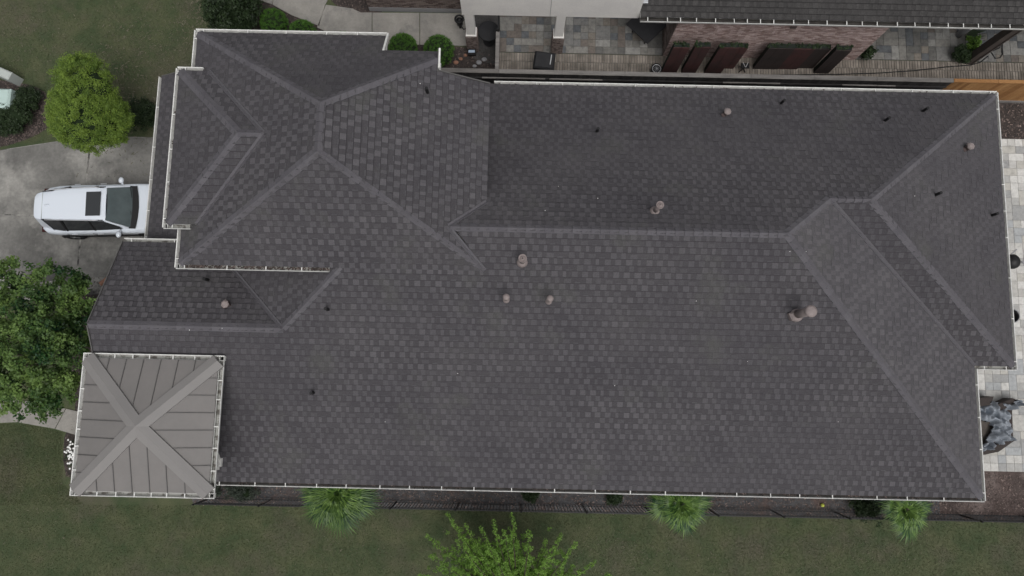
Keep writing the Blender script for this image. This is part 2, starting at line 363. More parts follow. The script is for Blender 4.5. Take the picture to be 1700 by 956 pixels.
grass(gp([(-260, 730), (-20, 704), (40, 703), (104, 716), (104, 800), (140, 838), (-260, 838)]), 45000)

def scatter_thatch(px, py, rx, ry, n, size):
    c = at(px, py); x = rng.normal(c[0], rx, n); y = rng.normal(c[1], ry, n); k = ~inpoly(x, y, bed_nw) & ((y < -4.75) | (y > 7.6) | (x < -13.4)); x, y = x[k], y[k]; n = len(x)
    a = rng.uniform(0, 6.28, n); s_ = size*rng.uniform(.4, 1.5, n)[:, None]; d = np.stack([np.cos(a), np.sin(a), np.zeros(n)], 1)*s_/2; q = np.stack([-np.sin(a), np.cos(a), np.zeros(n)], 1)*s_*.12
    c3 = np.stack([x, y, rng.uniform(.03, .05, n)], 1); V = np.stack([c3-d-q, c3+d-q, c3+d+q, c3-d+q], 1)
    tag(fast('dry_thatch', V, 4, M['thatch'], tone=rng.beta(1.2, 2.5, n)), kind='stuff')
for a_ in ((250, 90, 1.3, 2.0, 1500, .06), (335, 25, .5, .9, 700, .08), (40, 70, 1.2, 1.0, 500, .06), (1050, 915, 2.0, .55, 900, .045), (1380, 925, 2.6, .6, 900, .045), (60, 830, 1.6, 1.3, 700, .045), (520, 910, 3, .7, 800, .045), (200, 150, 1.0, 1.4, 500, .09)): scatter_thatch(*a_)

# ---------------------------------------------------------------- shingled planes
EXP, PER, TH = .197, 1.23, .030
ROWA = [(0, .08, 0, 1), (.22, .36, 0, 1), (.47, .61, 0, 1), (.73, .88, 0, 1)]
ROWB = [(0, .14, 0, 1), (.25, .36, 0, 1), (.47, .64, 0, .68), (.73, .86, 0, .2)]
def clip(poly, axis, val, keep_ge):
    out = []; n = len(poly)
    for i in range(n):
        a, b = poly[i], poly[(i+1) % n]
        ia = (a[axis] >= val) == keep_ge or abs(a[axis]-val) < 1e-9; ib = (b[axis] >= val) == keep_ge or abs(b[axis]-val) < 1e-9
        if ia: out.append(a)
        if ia != ib:
            t = (val-a[axis])/(b[axis]-a[axis]); out.append((a[0]+t*(b[0]-a[0]), a[1]+t*(b[1]-a[1])))
    return out
def area2(p): return abs(sum(p[i][0]*p[(i+1) % len(p)][1]-p[(i+1) % len(p)][0]*p[i][1] for i in range(len(p))))/2 if len(p) > 2 else 0
class Plane:
    """roof plane through a level eave line: P0 on the eave, g = uphill direction in plan, pitch"""
    def __init__(s, P0, g, pitch):
        g = np.array([g[0], g[1], 0.])/math.hypot(*g[:2]); s.P0 = np.array(P0, float); s.pitch = pitch; s.g = g
        s.v = (g+np.array([0, 0, pitch]))/math.hypot(1, pitch); s.n = np.array([-g[0]*pitch, -g[1]*pitch, 1.])/math.hypot(1, pitch)
        s.u = np.cross(s.v, s.n)
    def z(s, x, y): return s.P0[2]+s.pitch*((x-s.P0[0])*s.g[0]+(y-s.P0[1])*s.g[1])
    def uv(s, x, y): d = np.array([x, y, s.z(x, y)])-s.P0; return (d@s.u, d@s.v)
    def pt(s, u, v, h=0): return s.P0+s.u*u+s.v*v+s.n*h
    def hit(s, px, py):
        o = np.array([0, 0, H]); d = at(px, py, 0)-o; return o+d*(((s.P0-o)@s.n)/(d@s.n))
from mathutils import noise as mn
def shingle_plane(pl, polys, seed=0, tmul=1.0, tadd=0.0):
    """list of single shingles (V, F, tones) covering convex plan polygons of the plane"""
    rs = random.Random(seed); out = []
    P2 = []
    for poly in polys:
        q = [pl.uv(x, y) for x, y in poly]; a = sum(q[i][0]*q[(i+1) % len(q)][1]-q[(i+1) % len(q)][0]*q[i][1] for i in range(len(q)))
        P2.append(q if a > 0 else q[::-1])
    vmax = max(p[1] for q in P2 for p in q); vmin = min(p[1] for q in P2 for p in q)
    sh = rs.random()
    k = math.floor(vmin/EXP)
    while k*EXP < vmax:
        v0, v1 = k*EXP, (k+1)*EXP
        A = (k % 2 == 0); rows = ROWA if A else ROWB
        off = (-.215*(k//2)+(0 if A else .37)+sh+rs.uniform(-.035, .035)) % 1.0*PER
        for q in P2:
            band = clip(clip(q, 1, v0, True), 1, v1, False)
            if len(band) < 3 or area2(band) < 1e-3: continue
            ua, ub = min(p[0] for p in band), max(p[0] for p in band)
            j = math.floor((ua-off)/PER)
            while off+j*PER < ub:
                u0 = off+j*PER; u1 = u0+PER; j += 1
                b2 = clip(clip(band, 0, u0+.001, True), 0, u1-.001, False)
                if len(b2) < 3 or area2(b2) < 2e-3: continue
                V = []; F = []; T = []
                lift = rs.uniform(0, .003)
                def slab(p, t0, t1, tone):
                    n = len(p); b = len(V)
                    hh = lambda v: max(0, (v1-v)/EXP)
                    V.extend(pl.pt(u, v, t1*hh(v)+.004+lift+t0) for u, v in p); V.extend(pl.pt(u, v, 0) for u, v in p)
                    F.append(tuple(range(b, b+n))); T.append(tone)
                    for i in range(n):
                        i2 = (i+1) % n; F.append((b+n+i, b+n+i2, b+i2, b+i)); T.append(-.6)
                tb = rs.uniform(-.08, .10); c_ = pl.pt((u0+u1)/2, v0)
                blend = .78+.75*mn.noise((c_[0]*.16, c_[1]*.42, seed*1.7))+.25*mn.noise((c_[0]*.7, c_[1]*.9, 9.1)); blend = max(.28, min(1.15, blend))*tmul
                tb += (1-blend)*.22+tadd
                slab(b2, 0, TH, tb)
                for f0, f1, g0, g1 in rows:
                    t = clip(clip(b2, 0, u0+f0*PER, True), 0, u0+f1*PER, False)
                    if g1 < 1: t = clip(t, 1, v0+g1*EXP, False)
                    if len(t) < 3 or area2(t) < 8e-4: continue
                    slab(t, .007, TH, tb+(rs.uniform(.6, 1.05)*(.75 if g1 < 1 else 1)*(1 if A else .72))*blend)
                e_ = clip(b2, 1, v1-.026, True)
                if len(e_) > 2 and area2(e_) > 8e-4: slab(e_, .0085, TH, -.45-.1*rs.random())  # dark tone paints the shadow line below the next course's butt
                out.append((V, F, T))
        k += 1
    return out
def place_shingles(allsh, parent, m, limit=300):
    def pxarea(s):
        f = s[1][0]; p = proj(np.array([s[0][i] for i in f])); 
        if p[:, 0].min() < 0 or p[:, 0].max() > 1700 or p[:, 1].min() < 0 or p[:, 1].max() > 956: return 0
        return area2([tuple(a) for a in p])
    r = sorted(allsh, key=pxarea, reverse=True)
    for V, F, T in r[:limit]:
        mb = MB(); mb.add((V, F), T); obj('shingle', mb, m, parent)
    if len(r) > limit:
        mb = MB()
        for V, F, T in r[limit:]: mb.add((V, F), T)
        tag(obj('shingles', mb, m, parent), kind='stuff')

# ---------------------------------------------------------------- THE HOUSE
YS, YN, ZE, ZR = -3.67, 10.4, 3.2, 7.3
YR = 4.27
pS, pN = (ZR-ZE)/(YR-YS), (ZR-ZE)/(YN-YR)
XE, XE2 = 15.75, 17.12                   # east eaves
plS = Plane((0, YS, ZE), (0, 1), pS); plN = Plane((0, YN, ZE), (0, -1), pN)
XR = 7.88; pA = (ZR-ZE)/(XE-XR); plA = Plane((XE, 0, ZE), (-1, 0), pA)
YB = .72                                  # south eave of the east wing
# ridge of the east wing where the north plane and plane A meet
Z2 = 6.43; Y2 = YN-(Z2-ZE)/pN; X2a = XE-(Z2-ZE)/pA; X2b = plN.hit(1445, 330)[0]
pB = (Z2-ZE)/(Y2-YB); plB = Plane((0, YB, ZE), (0, 1), pB)
pC = (Z2-ZE)/(XE2-X2b); plC = Plane((XE2, 0, ZE), (-1, 0), pC)
ZU = 6.7                                  # upper storey eaves
YU0 = YS+(ZU-ZE)/pS; XU1 = -.88
ZT = 9.2                                  # top ridge
ra, rb = at(530, 170, ZT), at(530, 251, ZT); XT = (ra[0]+rb[0])/2; YT1, YT0 = ra[1], rb[1]
YU1 = 10.35; XU0 = -9.93
pE_ = (ZT-ZU)/(XU1-XT); pW_ = (ZT-ZU)/(XT-XU0); pUS = (ZT-ZU)/(YT0-YU0); pUN = (ZT-ZU)/(YU1-YT1)
uE = Plane((XU1, 0, ZU), (-1, 0), pE_); uW = Plane((XU0, 0, ZU), (1, 0), pW_)
uS = Plane((0, YU0, ZU), (0, 1), pUS); uN = Plane((0, YU1, ZU), (0, -1), pUN)
# small west wing of the upper storey
XW = -10.47; ZUW = 7.02; YW0, YW1 = at(276, 371, ZUW)[1], at(290, 118, ZUW)[1]; XW = (at(276, 371, ZUW)[0]+at(290, 118, ZUW)[0])/2+.1; XVs = XU0+(ZUW-ZU)/pW_
X4 = at(440, 220, 8.1)[0]; ZW = uW.z(X4, 0); X4 = at(440, 220, ZW)[0]; ZW = uW.z(X4, 0)
a4 = at(395, 222, ZW); XA4 = a4[0]; YW = at(415, 221, ZW)[1]
wW = Plane((XW, 0, ZUW), (1, 0), (ZW-ZUW)/(XA4-XW)); wN = Plane((0, YW1, ZUW), (0, -1), (ZW-ZUW)/(YW1-YW)); wS = Plane((0, YW0, ZUW), (0, 1), (ZW-ZUW)/(YW-YW0))
# lower south-west wing
h1 = plS.hit(470, 545); XH, YL, ZL = h1[0], h1[1], plS.z(0, h1[1])
XG = -13.02; ZL0 = 4.3; YL1 = at(250, 403, ZL0)[1]
lN = Plane((0, YL1, ZL0), (0, -1), (ZL-ZL0)/(YL1-YL))
XHu = plS.hit(565, 443)[0]; pWm = (ZU-ZL)/(XHu-XH)
lW = Plane((XHu, 0, ZU), (1, 0), pWm)     # west-falling piece between valley and hip
XV = XH-(YU0+.6-YL)*(ZL-ZL0)/(YL1-YL)/pWm
# lower west (garage) roof
XL0 = -12.78; YLg1 = 10.42; lG = Plane((XL0, 0, 3.25), (1, 0), .5)

house = thing('house', 'long single family house with hipped charcoal shingle roofs and a square metal tower roof', 'house', (0, 3, 0))
faces = [
 (plS, [[(XG, YS), (XE, YS), (XR, YR), (-1.6, YR), (XG, YL)], ], ),
 (plN, [[(-1.0, YN), (XE2, YN), (X2b, Y2), (X2a, Y2), (XR, YR), (-2.2, YR), (-1.4, YU0+2)], ], ),
 (plA, [[(XE, YS), (XE, YB), (X2a, Y2), (XR, YR)]]),
 (plB, [[(XE, YB), (XE2, YB), (X2b, Y2), (X2a, Y2)]]),
 (plC, [[(XE2, YB), (XE2, YN), (X2b, Y2)]]),
]
# main south plane: west part stops at the lower ridge and the hip
faces[0] = (plS, [[(XG, YS), (XE, YS), (XR, YR), (XHu, YR), (XHu, YS)],])
faces[0] = (plS, [[(XHu, YS), (XE, YS), (XR, YR), (-1.75, YR), (XU1, YU0+.04), (XHu, YU0+.04)], [(XH, YS), (XHu, YS), (XHu, YU0), (XH, YL)], [(XG, YS+3), (XH, YS+3), (XH, YL), (XG, YL)], [(-11.5, YS), (XH, YS), (XH, YS+3), (-11.5, YS+3)]])
xv = -1.92
faces[1] = (plN, [[(-1.3, YN), (XE2, YN), (X2b, Y2), (X2a, Y2), (XR, YR), (-1.75, YR), (-1.3, 4.7)]])
vS = uE.z  # valley between the east-falling plane and the main roof
XV1 = XU1-(ZR-ZU)/pE_                      # where the east plane reaches the main ridge
E_edgeX = plN.hit(726, 118)[0]
e1 = uE.hit(726, 104); XS = e1[0]
faces += [
 (uE, [[(XU1, YU0), (XU1, uN.P0[1]-1.55), (XT, YT1), (XT, YT0)], ]),
]
yr1 = uE.hit(810, 140)[1]; yr0 = uE.hit(726, 118)[1]; yr1 = (yr0+yr1)/2
hE = lambda x: YT1+(XT-x)*(YT1-YU1)/(XU1-XT)*-1 if False else YT1+(x-XT)*(YU1-YT1)/(XU1-XT)    # NE hip line in plan
xh = XS
# valleys: (XU1, y335) up to the ridge, then down to the eave level of the south plane
y335 = YN-(ZU-ZE)/pN
faces[-1] = (uE, [[(XU1, y335), (XU1, yr1), (XS, yr1), (XS, min(hE(XS), YU1)), (XT, YT1), (XT, YT0)],
                  [(XU1, y335), (XT, YT0), (XV1, YR)], [(XV1, YR), (XT, YT0), (XU1, YU0)]])
# north plane of the upper storey, with its shorter eave on the east
yst = uN.hit(680, 86)[1]; xst = uN.hit(635, 84)[0]
faces += [
 (uN, [[(XU0, YU1), (xst, YU1), (xst, yst), (XT, YT1)], [(xst, yst), (XS, yst), (XS, min(hE(XS), yst)), (XT, YT1)]]),
 (uS, [[(XU0, YU0), (XU1, YU0), (XT, YT0)]]),
 (uW, [[(XU0, YU0), (XT, YT0), (X4, YW), (XVs, YW0-.02), (XU0, YW0-.02)], [(XU0, YU1), (XU0, YW1+.02), (XVs, YW1+.02), (X4, YW), (XT, YT1)], [(XT, YT0), (XT, YT1), (X4, YW)]]),
 (wW, [[(XW, YW0), (XW, YW1), (XA4, YW)]]),
 (wN, [[(XW, YW1), (XVs, YW1), (X4, YW), (XA4, YW)]]),
 (wS, [[(XW, YW0), (XVs, YW0), (X4, YW), (XA4, YW)]]),
 (lN, [[(XG, YL), (XH, YL), (XV, YU0+.6), (XV, YL1), (XG, YL1)]]),
 (lW, [[(XH, YL), (XHu, YU0), (XHu, YU0+.6), (XV, YU0+.6)]]),
 (lG, [[(XL0, YL1+.02), (-9.6, YL1+.02), (-9.6, YLg1), (XL0, YLg1)]]),
]
allsh = []
deck = MB()
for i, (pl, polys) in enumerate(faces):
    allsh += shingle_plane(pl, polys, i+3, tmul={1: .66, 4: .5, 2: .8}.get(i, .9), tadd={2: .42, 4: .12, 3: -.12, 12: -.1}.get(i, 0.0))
    for poly in polys:
        p = ccw(poly); V = [(x, y, pl.z(x, y)-.012) for x, y in p]; deck.add((V, [tuple(range(len(V)))]))
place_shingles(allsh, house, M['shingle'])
obj('roof_deck', deck, M['deck'], house)

# ridge and hip caps
def side(n, d, away): 
    s = np.cross(n, d); s /= np.linalg.norm(s); return s if s@away > 0 else -s
def caps(P0, P1, nA, nB, wd=.135, exp=.27, lift=.03):
    P0, P1 = np.array(P0, float), np.array(P1, float); L = np.linalg.norm(P1-P0); d = (P1-P0)/L
    h = np.cross(d, (0, 0, 1)); h /= np.linalg.norm(h)
    sA, sB = side(nA, d, h), side(nB, d, -h)
    if abs(sA[2]) > .9 or abs(sB[2]) > .9: pass
    n = max(1, round(L/exp)); exp = L/n; up = np.array([0, 0, 1.])
    for i in range(n):
        a = P0+d*(i*exp); b = P0+d*min(L, (i+1)*exp+.05)
        w2 = wd*random.uniform(.95, 1.05); l0 = lift+.02; l1 = lift-.008
        V = []
        for p, l in ((a, l0), (b, l1)):
            V += [p+sA*w2+up*l, p+up*(l+.012), p+sB*w2+up*l, p+sA*w2+up*(l-.05), p+sB*w2+up*(l-.05)]
        F = [(0,1,6,5),(1,2,7,6),(3,0,5,8),(2,4,9,7),(3,4,2,1,0),(5,6,7,9,8)]
        mb = MB(); T_ = random.uniform(.35, .9); mb.add((V, F), [T_, T_, -1.2, -1.2, -.8, 0]); obj('ridge_cap_shingle', mb, M['cap'], house)
def z3(pl, x, y): return (x, y, pl.z(x, y))
caps(z3(plS, XV1+.1, YR), z3(plS, XR, YR), plS.n, plN.n, .14)
caps(z3(plS, XE, YS), z3(plS, XR, YR), plA.n, plS.n)
caps((X2a, Y2, Z2), (XR, YR, ZR), plN.n, plA.n)
caps((X2a, Y2, Z2), (X2b, Y2, Z2), plB.n, plN.n)
caps((XE2, YN, ZE), (X2b, Y2, Z2), plN.n, plC.n)
caps((XE2, YB, ZE), (X2b, Y2, Z2), plC.n, plB.n)
caps((XT, YT0, ZT), (XT, YT1, ZT), uE.n, uW.n, .12)
caps((XU0, YU1, ZU), (XT, YT1, ZT), uW.n, uN.n, .15)
caps((XS, hE(XS), uE.z(XS, 0)), (XT, YT1, ZT), uN.n, uE.n, .15)
caps((XU0, YU0, ZU), (XT, YT0, ZT), uS.n, uW.n, .15)
caps((XU1, YU0, ZU), (XT, YT0, ZT), uE.n, uS.n, .10)
caps((XW, YW1, ZUW), (XA4, YW, ZW), wW.n, wN.n, .14)
caps((XW, YW0, ZUW), (XA4, YW, ZW), wS.n, wW.n, .14)
caps((XA4, YW, ZW), (X4, YW, ZW), wS.n, wN.n, .12)
caps((XG, YL, ZL), (XH, YL, ZL), plS.n, lN.n, .15)
caps((XH, YL, ZL), (XHu, YU0, ZU), plS.n, lW.n, .12)
# valley strips: twin raised edges of the woven valley
def valley(P0, P1, n1, n2):
    P0, P1 = np.array(P0, float), np.array(P1, float); d = (P1-P0)/np.linalg.norm(P1-P0); h = np.cross(d, (0, 0, 1)); h /= np.linalg.norm(h)
    sA, sB = side(n1, d, n2), side(n2, d, n1); up = np.array([0, 0, 1.]); mb = MB()
    for s, nn in ((sA, n1), (sB, n2)):
        V = [P0+nn*.03, P0+s*.08+nn*.05, P0+s*.085+nn*.0, P1+nn*.03, P1+s*.08+nn*.05, P1+s*.085+nn*.0]
        mb.add((V, [(0,1,4,3),(1,2,5,4)]), .75)
    obj('valley_strip', mb, M['cap'], house)
valley((XE, YB, ZE), (X2a, Y2, Z2), plB.n, plA.n)
valley((XVs, YW1, ZUW), (X4, YW, ZW), uW.n, wN.n)
valley((XVs, YW0, ZUW), (X4, YW, ZW), wS.n, uW.n)
valley((XU1, y335, ZU), (XV1, YR, ZR), plN.n, uE.n)
valley((XU1, YU0, ZU), (XV1, YR, ZR), uE.n, plS.n)
valley((XV, YU0+.6, lW.z(XV, 0)), (XH, YL, ZL), lN.n, lW.n)

# gutters
hanger_me = None
def gutter(P0, P1, out, name='gutter', wd=.12, hang=1.25, inner='gutin'):
    """U channel along P0-P1 just outside the eave; out = outward direction in plan"""
    P0, P1 = np.array(P0, float), np.array(P1, float); L = np.linalg.norm(P1-P0); d = (P1-P0)/L; o = np.array([*out, 0.]); u = np.array([0, 0, 1.])
    prof = [(.0, -.01), (.0, -.12), (wd*.8, -.12), (wd, -.01), (wd+.022, .0), (wd+.022, -.03), (wd*.8+.02, -.135), (-.012, -.135), (-.012, -.01)]
    V = []; n = len(prof)
    for p in (P0-d*.01, P1+d*.01):
        for a, b in prof: V.append(p+o*(a+.01)+u*(b-.015))
    F = [(i, (i+1) % n, n+(i+1) % n, n+i) for i in range(n)]; F += [tuple(range(n)), tuple(range(n, 2*n))]
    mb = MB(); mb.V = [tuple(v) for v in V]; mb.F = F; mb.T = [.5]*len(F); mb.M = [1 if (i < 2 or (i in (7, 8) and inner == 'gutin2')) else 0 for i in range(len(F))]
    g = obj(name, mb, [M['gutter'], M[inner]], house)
    k = max(1, int(L/hang)); x = .25
    while x < L-.1:
        c = P0+d*x+o*(wd*.5+.01)+u*(-.008)
        mbh = MB().add(bar(c-o*(wd*.62), c+o*(wd*.5), .028, .014)); obj('hanger', mbh, M['gutter'], g); x += hang*random.uniform(.75, 1.2)
    return g
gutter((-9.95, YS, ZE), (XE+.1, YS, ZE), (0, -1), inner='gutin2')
gutter((XE, YS-.1, ZE), (XE, YB-.13, ZE), (1, 0))
gutter((XE+.13, YB, ZE), (XE2+.1, YB, ZE), (0, -1), hang=.8)
gutter((XE2, YB-.1, ZE), (XE2, YN+.1, ZE), (1, 0))
gutter((XU1+.03, YN, ZE), (XE2+.1, YN, ZE), (0, 1))
gutter((XU0-.1, YU1, ZU), (xst, YU1, ZU), (0, 1))
gutter((XU0, YW1-.1, ZU), (XU0, YU1+.1, ZU), (-1, 0))
gutter((XW-.1, YW1, ZUW), (XU0+.36, YW1, ZUW), (0, 1))
gutter((XW, YW0-.1, ZUW), (XW, YW1+.1, ZUW), (-1, 0))
gutter((XW-.1, YW0, ZUW), (XU0+.36, YW0, ZUW), (0, -1))
gutter((XU0, YU0-.1, ZU), (XU0, YW0+.1, ZU), (-1, 0))
gutter((XU0-.1, YU0, ZU), (at(545, 441, ZU)[0], YU0, ZU), (0, -1))
gutter((XL0, YL1+.15, 3.25), (XL0, YLg1, 3.25), (-1, 0))
gutter((XG, YL1, ZL0), (XU0-.15, YL1, ZL0), (0, 1))

def litter(P0, P1, out, n):
    P0, P1 = np.array(P0, float), np.array(P1, float); t = rng.uniform(0, 1, (n, 1)); t = t**1.0; c = P0+(P1-P0)*t+np.array([*out, 0.])*rng.uniform(.02, .10, (n, 1)); c[:, 2] -= rng.uniform(.06, .09, n)
    a = rng.uniform(0, 6.28, n); d = np.stack([np.cos(a), np.sin(a), 0*a], 1)*.03; q = np.stack([-np.sin(a), np.cos(a), 0*a+.2], 1)*.014
    tag(fast('gutter_litter', np.stack([c-d-q, c+d-q, c+d+q, c-d+q], 1), 4, M['chip'], house, rng.beta(1, 4, n), ORG[house]), kind='stuff')
litter((XU0, YU0, ZU), (at(545, 441, ZU)[0], YU0, ZU), (0, -1), 260)
litter((-9.5, YS, ZE), (XE, YS, ZE), (0, -1), 260)
litter((XU1, YN, ZE), (XE2, YN, ZE), (0, 1), 60)
litter((XW, YW0, ZUW), (XW, YW1, ZUW), (-1, 0), 25)
# walls, fascias, soffits
def wallbox(x0, x1, y0, y1, z0, z1, m): return obj('wall', MB().add(box(((x0+x1)/2, (y0+y1)/2, (z0+z1)/2), (x1-x0, y1-y0, z1-z0))), m, house)
wallbox(-9.5, XE-.5, YS+.5, YN-.5, 0, ZE-.2, M['brownwall'])
wallbox(XE-.497, XE2-.5, YB+.5, YN-.503, 0, ZE-.203, M['brownwall'])
wallbox(XG+.35, -9.503, YS+4.6, YL1-.4, 0, ZL0-.25, M['brownwall'])
wallbox(XL0+.5, -9.506, YL1-.39, YLg1-.4, 0, ZE-.2, M['brownwall'])
wallbox(XU0+.4, xst-.4, YU0+.4, YU1-.45, ZE-.1, ZU-.2, M['brownwall'])
wallbox(xst-.397, XU1-.45, YU0+.403, yr1-.5, ZE-.1, ZU-.203, M['brownwall'])
wallbox(XW+.4, XU0+.403, YW0+.4, YW1-.4, 3.9, ZU-.2, M['brownwall'])
obj('garage_door', MB().add(box((XL0+.48, 7.4, 1.15), (.06, 4.8, 2.3))), M['trim'], house)
sof = MB()
for x0, x1, y0, y1, z in ((-9.3, XE, YS, YN, ZE), (XE+.003, XE2, YB, YN, ZE), (XL0, -9.303, YL1+.05, YLg1, ZE), (XU0, XU1, YU0, YU1, ZU), (XW, XU0-.003, YW0, YW1, ZUW), (XG, -9.31, YL-.6, YL1-.03, ZL0)):
    if x0 == XU0: sof.add(box(((x0+xst)/2, (y0+y1)/2, z-.10), (xst-x0, y1-y0-.02, .05))); sof.add(box(((xst+XS)/2, (y0+yst)/2, z-.103), (XS-xst, yst-y0-.02, .05))); sof.add(box(((XS+x1)/2+.002, (y0+yr1)/2, z-.10), (x1-XS, yr1-y0-.02, .05)))
    else: sof.add(box(((x0+x1)/2, (y0+y1)/2, z-.14), (x1-x0-.02, y1-y0-.02, .04)))
obj('soffit', sof, M['trim'], house)
for br in (bar(z3(lN, XG-.01, YL1), z3(lN, XG-.01, YL), .03, .16), bar(z3(plS, XG-.01, YL-.01), z3(plS, XG-.01, YS+3), .03, .16),
           bar((XL0, YLg1+.02, 3.22), (-10.1, YLg1+.02, lG.z(-10.1, 0)-.03), .03, .14), bar(z3(uE, XU1, yr1+.02), z3(uE, XS, yr1+.02), .03, .14),
           bar((XS+.02, yr1, uE.z(XS, 0)-.03), (XS+.02, yst, uE.z(XS, 0)-.05), .03, .14), bar((xst, yst+.02, uN.z(0, yst)-.06), (XS, yst+.02, uN.z(0, yst)-.06), .03, .12)):
    obj('rake_board', MB().add(br), M['seam'], house)
for br in (bar((XS+.06, yr1+.1, uE.z(XS, 0)+.0), (XS+.06, yst, uE.z(XS, 0)+.0), .05, .08), bar((xst+.03, yst, uN.z(0, yst)), (xst+.03, YU1+.1, ZU), .06, .07)):
    obj('rake_gutter_end', MB().add(br), M['gutter'], house)
for p0, p1 in (((XL0+.25, YLg1-.1, 3.3), (XL0+.25, YLg1-.1, .1)),):
    obj('downspout', MB().add(bar(p0, p1, .07, .09, (1, 0, 0))), M['gutter'], house)
obj('downspout', MB().add(tube([(XW+.1, YW1-.95, ZU-.1), (XW-.22, YW1-.95, ZU-.12), (XW-.25, YW1-.95, ZU-.35), (XW+.35, YW1-.95, ZU-.7)], .04, 6)), M['gutter'], house)

mb = MB()
for px, py, pl in ((927, 310, plN), (992, 330, plN), (905, 350, plN), (1155, 500, plS), (1337, 418, plS), (1517, 326, plC), (316, 548, plS), (370, 545, plS), (1310, 418, plS), (698, 140, uE), (640, 700, plS), (1020, 640, plS), (1240, 600, plS), (760, 620, plS), (1390, 700, plS)):
    p = pl.hit(px, py); mb.add(box(p+[0, 0, .06], (random.uniform(.012, .03), random.uniform(.01, .02), .01), random.random()*3))
tag(obj('roof_litter', mb, M['flower'], house), kind='stuff')
# vents and pipes
def vent(name, px, py, pl, h, r, capr, style='round', label=None):
    b = pl.hit(px, py); b[2] -= .05
    v = tag(bpy.data.objects.new(name, None), label); C.objects.link(v); v.empty_display_size = .1
    ORG[v] = b.copy(); v.parent = house; v.location = Vector(b-ORG[house])
    if style == 'round':
        obj('collar', MB().add(lathe(b, [(r*1.75, 0), (r*1.7, .1), (r*1.1, .17)], 16)), M['vent'], v, True)
        obj('pipe', MB().add(lathe(b, [(r, .1), (r, h-.06)], 14)), M['vent'], v, True)
        if capr: obj('cap', MB().add(lathe(b, [(capr*.8, h-.08), (capr, h-.05), (capr, h), (capr*.6, h+.035), (.01, h+.045)], 18)), M['vent'], v, True)
    elif style == 'open':
        obj('collar', MB().add(lathe(b, [(r*2.1, 0), (r*2.0, .09), (r*1.1, .2)], 18)), M['vent'], v, True)
        obj('pipe', MB().add(lathe(b, [(r, .1), (r, h)], 14)), M['vent'], v, True)
        ring = []
        V, F = lathe(b, [(r*1.35, h-.05), (r*1.55, h-.05), (r*1.55, h+.01), (r*1.4, h+.03), (r*.95, h-.02), (r*.9, h-.08)], 18); obj('rim', MB().add((V, F[:-2])), M['vent'], v, True)
        obj('plug', MB().add(lathe(b, [(r*.9, h-.06), (r*.9, h-.05), (r*.3, h-.03), (r*.25, h)], 12)), M['ventd'], v)
    elif style == 'square':
        a = random.uniform(.3, .6)
        obj('base', MB().add(bbox(b+[0, 0, .12], (.17, .17, .26), .02, a)), M['ventd'], v)
        obj('hood', MB().add(lathe(b+[0, 0, h], [(.12, 0), (.125, .04), (.07, .08)], 7)), M['vent'], v)
        obj('flange', MB().add(bbox(b+[-.10, -.06, h-.14], (.12, .14, .03), .01, a)), M['ventd'], v)
        obj('flap', MB().add(bbox(b+[-.03, .10, h-.06], (.10, .08, .03), .01, a+.5)), M['vent'], v)
    return v
vent('roof_vent', 867, 435, plS, .72, .08, None, 'open')
vent('roof_vent', 840.5, 497.5, plS, .78, .06, .10)
vent('roof_vent', 911, 500, plS, .80, .06, .10)
vent('roof_vent', 1086.5, 351, plN, .85, .075, None, 'open')
vent('flue_pipe', 1321, 522, plS, 1.15, .13, .175)
vent('turbine_vent', 1204, 190, plN, .3, .1, 0, 'square')
vent('turbine_vent', 1603, 247, plC, .3, .1, 0, 'square')
vent('turbine_vent', 379, 506, lN, .28, .1, 0, 'square')
obj('vent_hood', MB().add(bbox(plS.hit(1316, 524)+[0, 0, .1], (.3, .24, .22), .05, .4)), M['vent'], house)
for px, py, pl in ((710, 154, uE), (991, 219, plN), (1296, 172, plN), (1468, 201, plN), (1531, 185, plN), (1552, 324, plC), (1645, 358, plC), (346, 465, lN), (545, 514, plS), (521, 652, plS)):
    b = pl.hit(px, py); obj('plumbing_pipe', MB().add(tube([b-[0, 0, .05], b+[0, 0, .34]], .05, 10)), M['black'], house)

# ---------------------------------------------------------------- tower with standing seam roof (part of the house)
ZTW = 5.5
tx0 = (at(139, 587, ZTW)[0]+at(117, 823, ZTW)[0])/2; tx1 = (at(370, 592, ZTW)[0]+at(354, 824, ZTW)[0])/2
ty1 = (at(139, 587, ZTW)[1]+at(371, 592, ZTW)[1])/2; ty0 = (at(117, 823, ZTW)[1]+at(355, 825, ZTW)[1])/2
tcx, tcy = (tx0+tx1)/2, (ty0+ty1)/2
for zt in np.arange(5.7, 7.5, .05):
    if proj((tcx, tcy, zt))[0] < 228.5: break
ZTA = float(zt)
apex = np.array([tcx, tcy, ZTA])
mr = bpy.data.objects.new('metal_tower_roof', None); C.objects.link(mr); ORG[mr] = np.array([tcx, tcy, ZTW]); mr.parent = house; mr.location = Vector(ORG[mr]-ORG[house])
tag(mr, 'square pyramid roof of taupe standing seam metal')
inn = .13
cor = [(tx0+inn, ty0+inn), (tx1-inn, ty0+inn), (tx1-inn, ty1-inn), (tx0+inn, ty1-inn)]
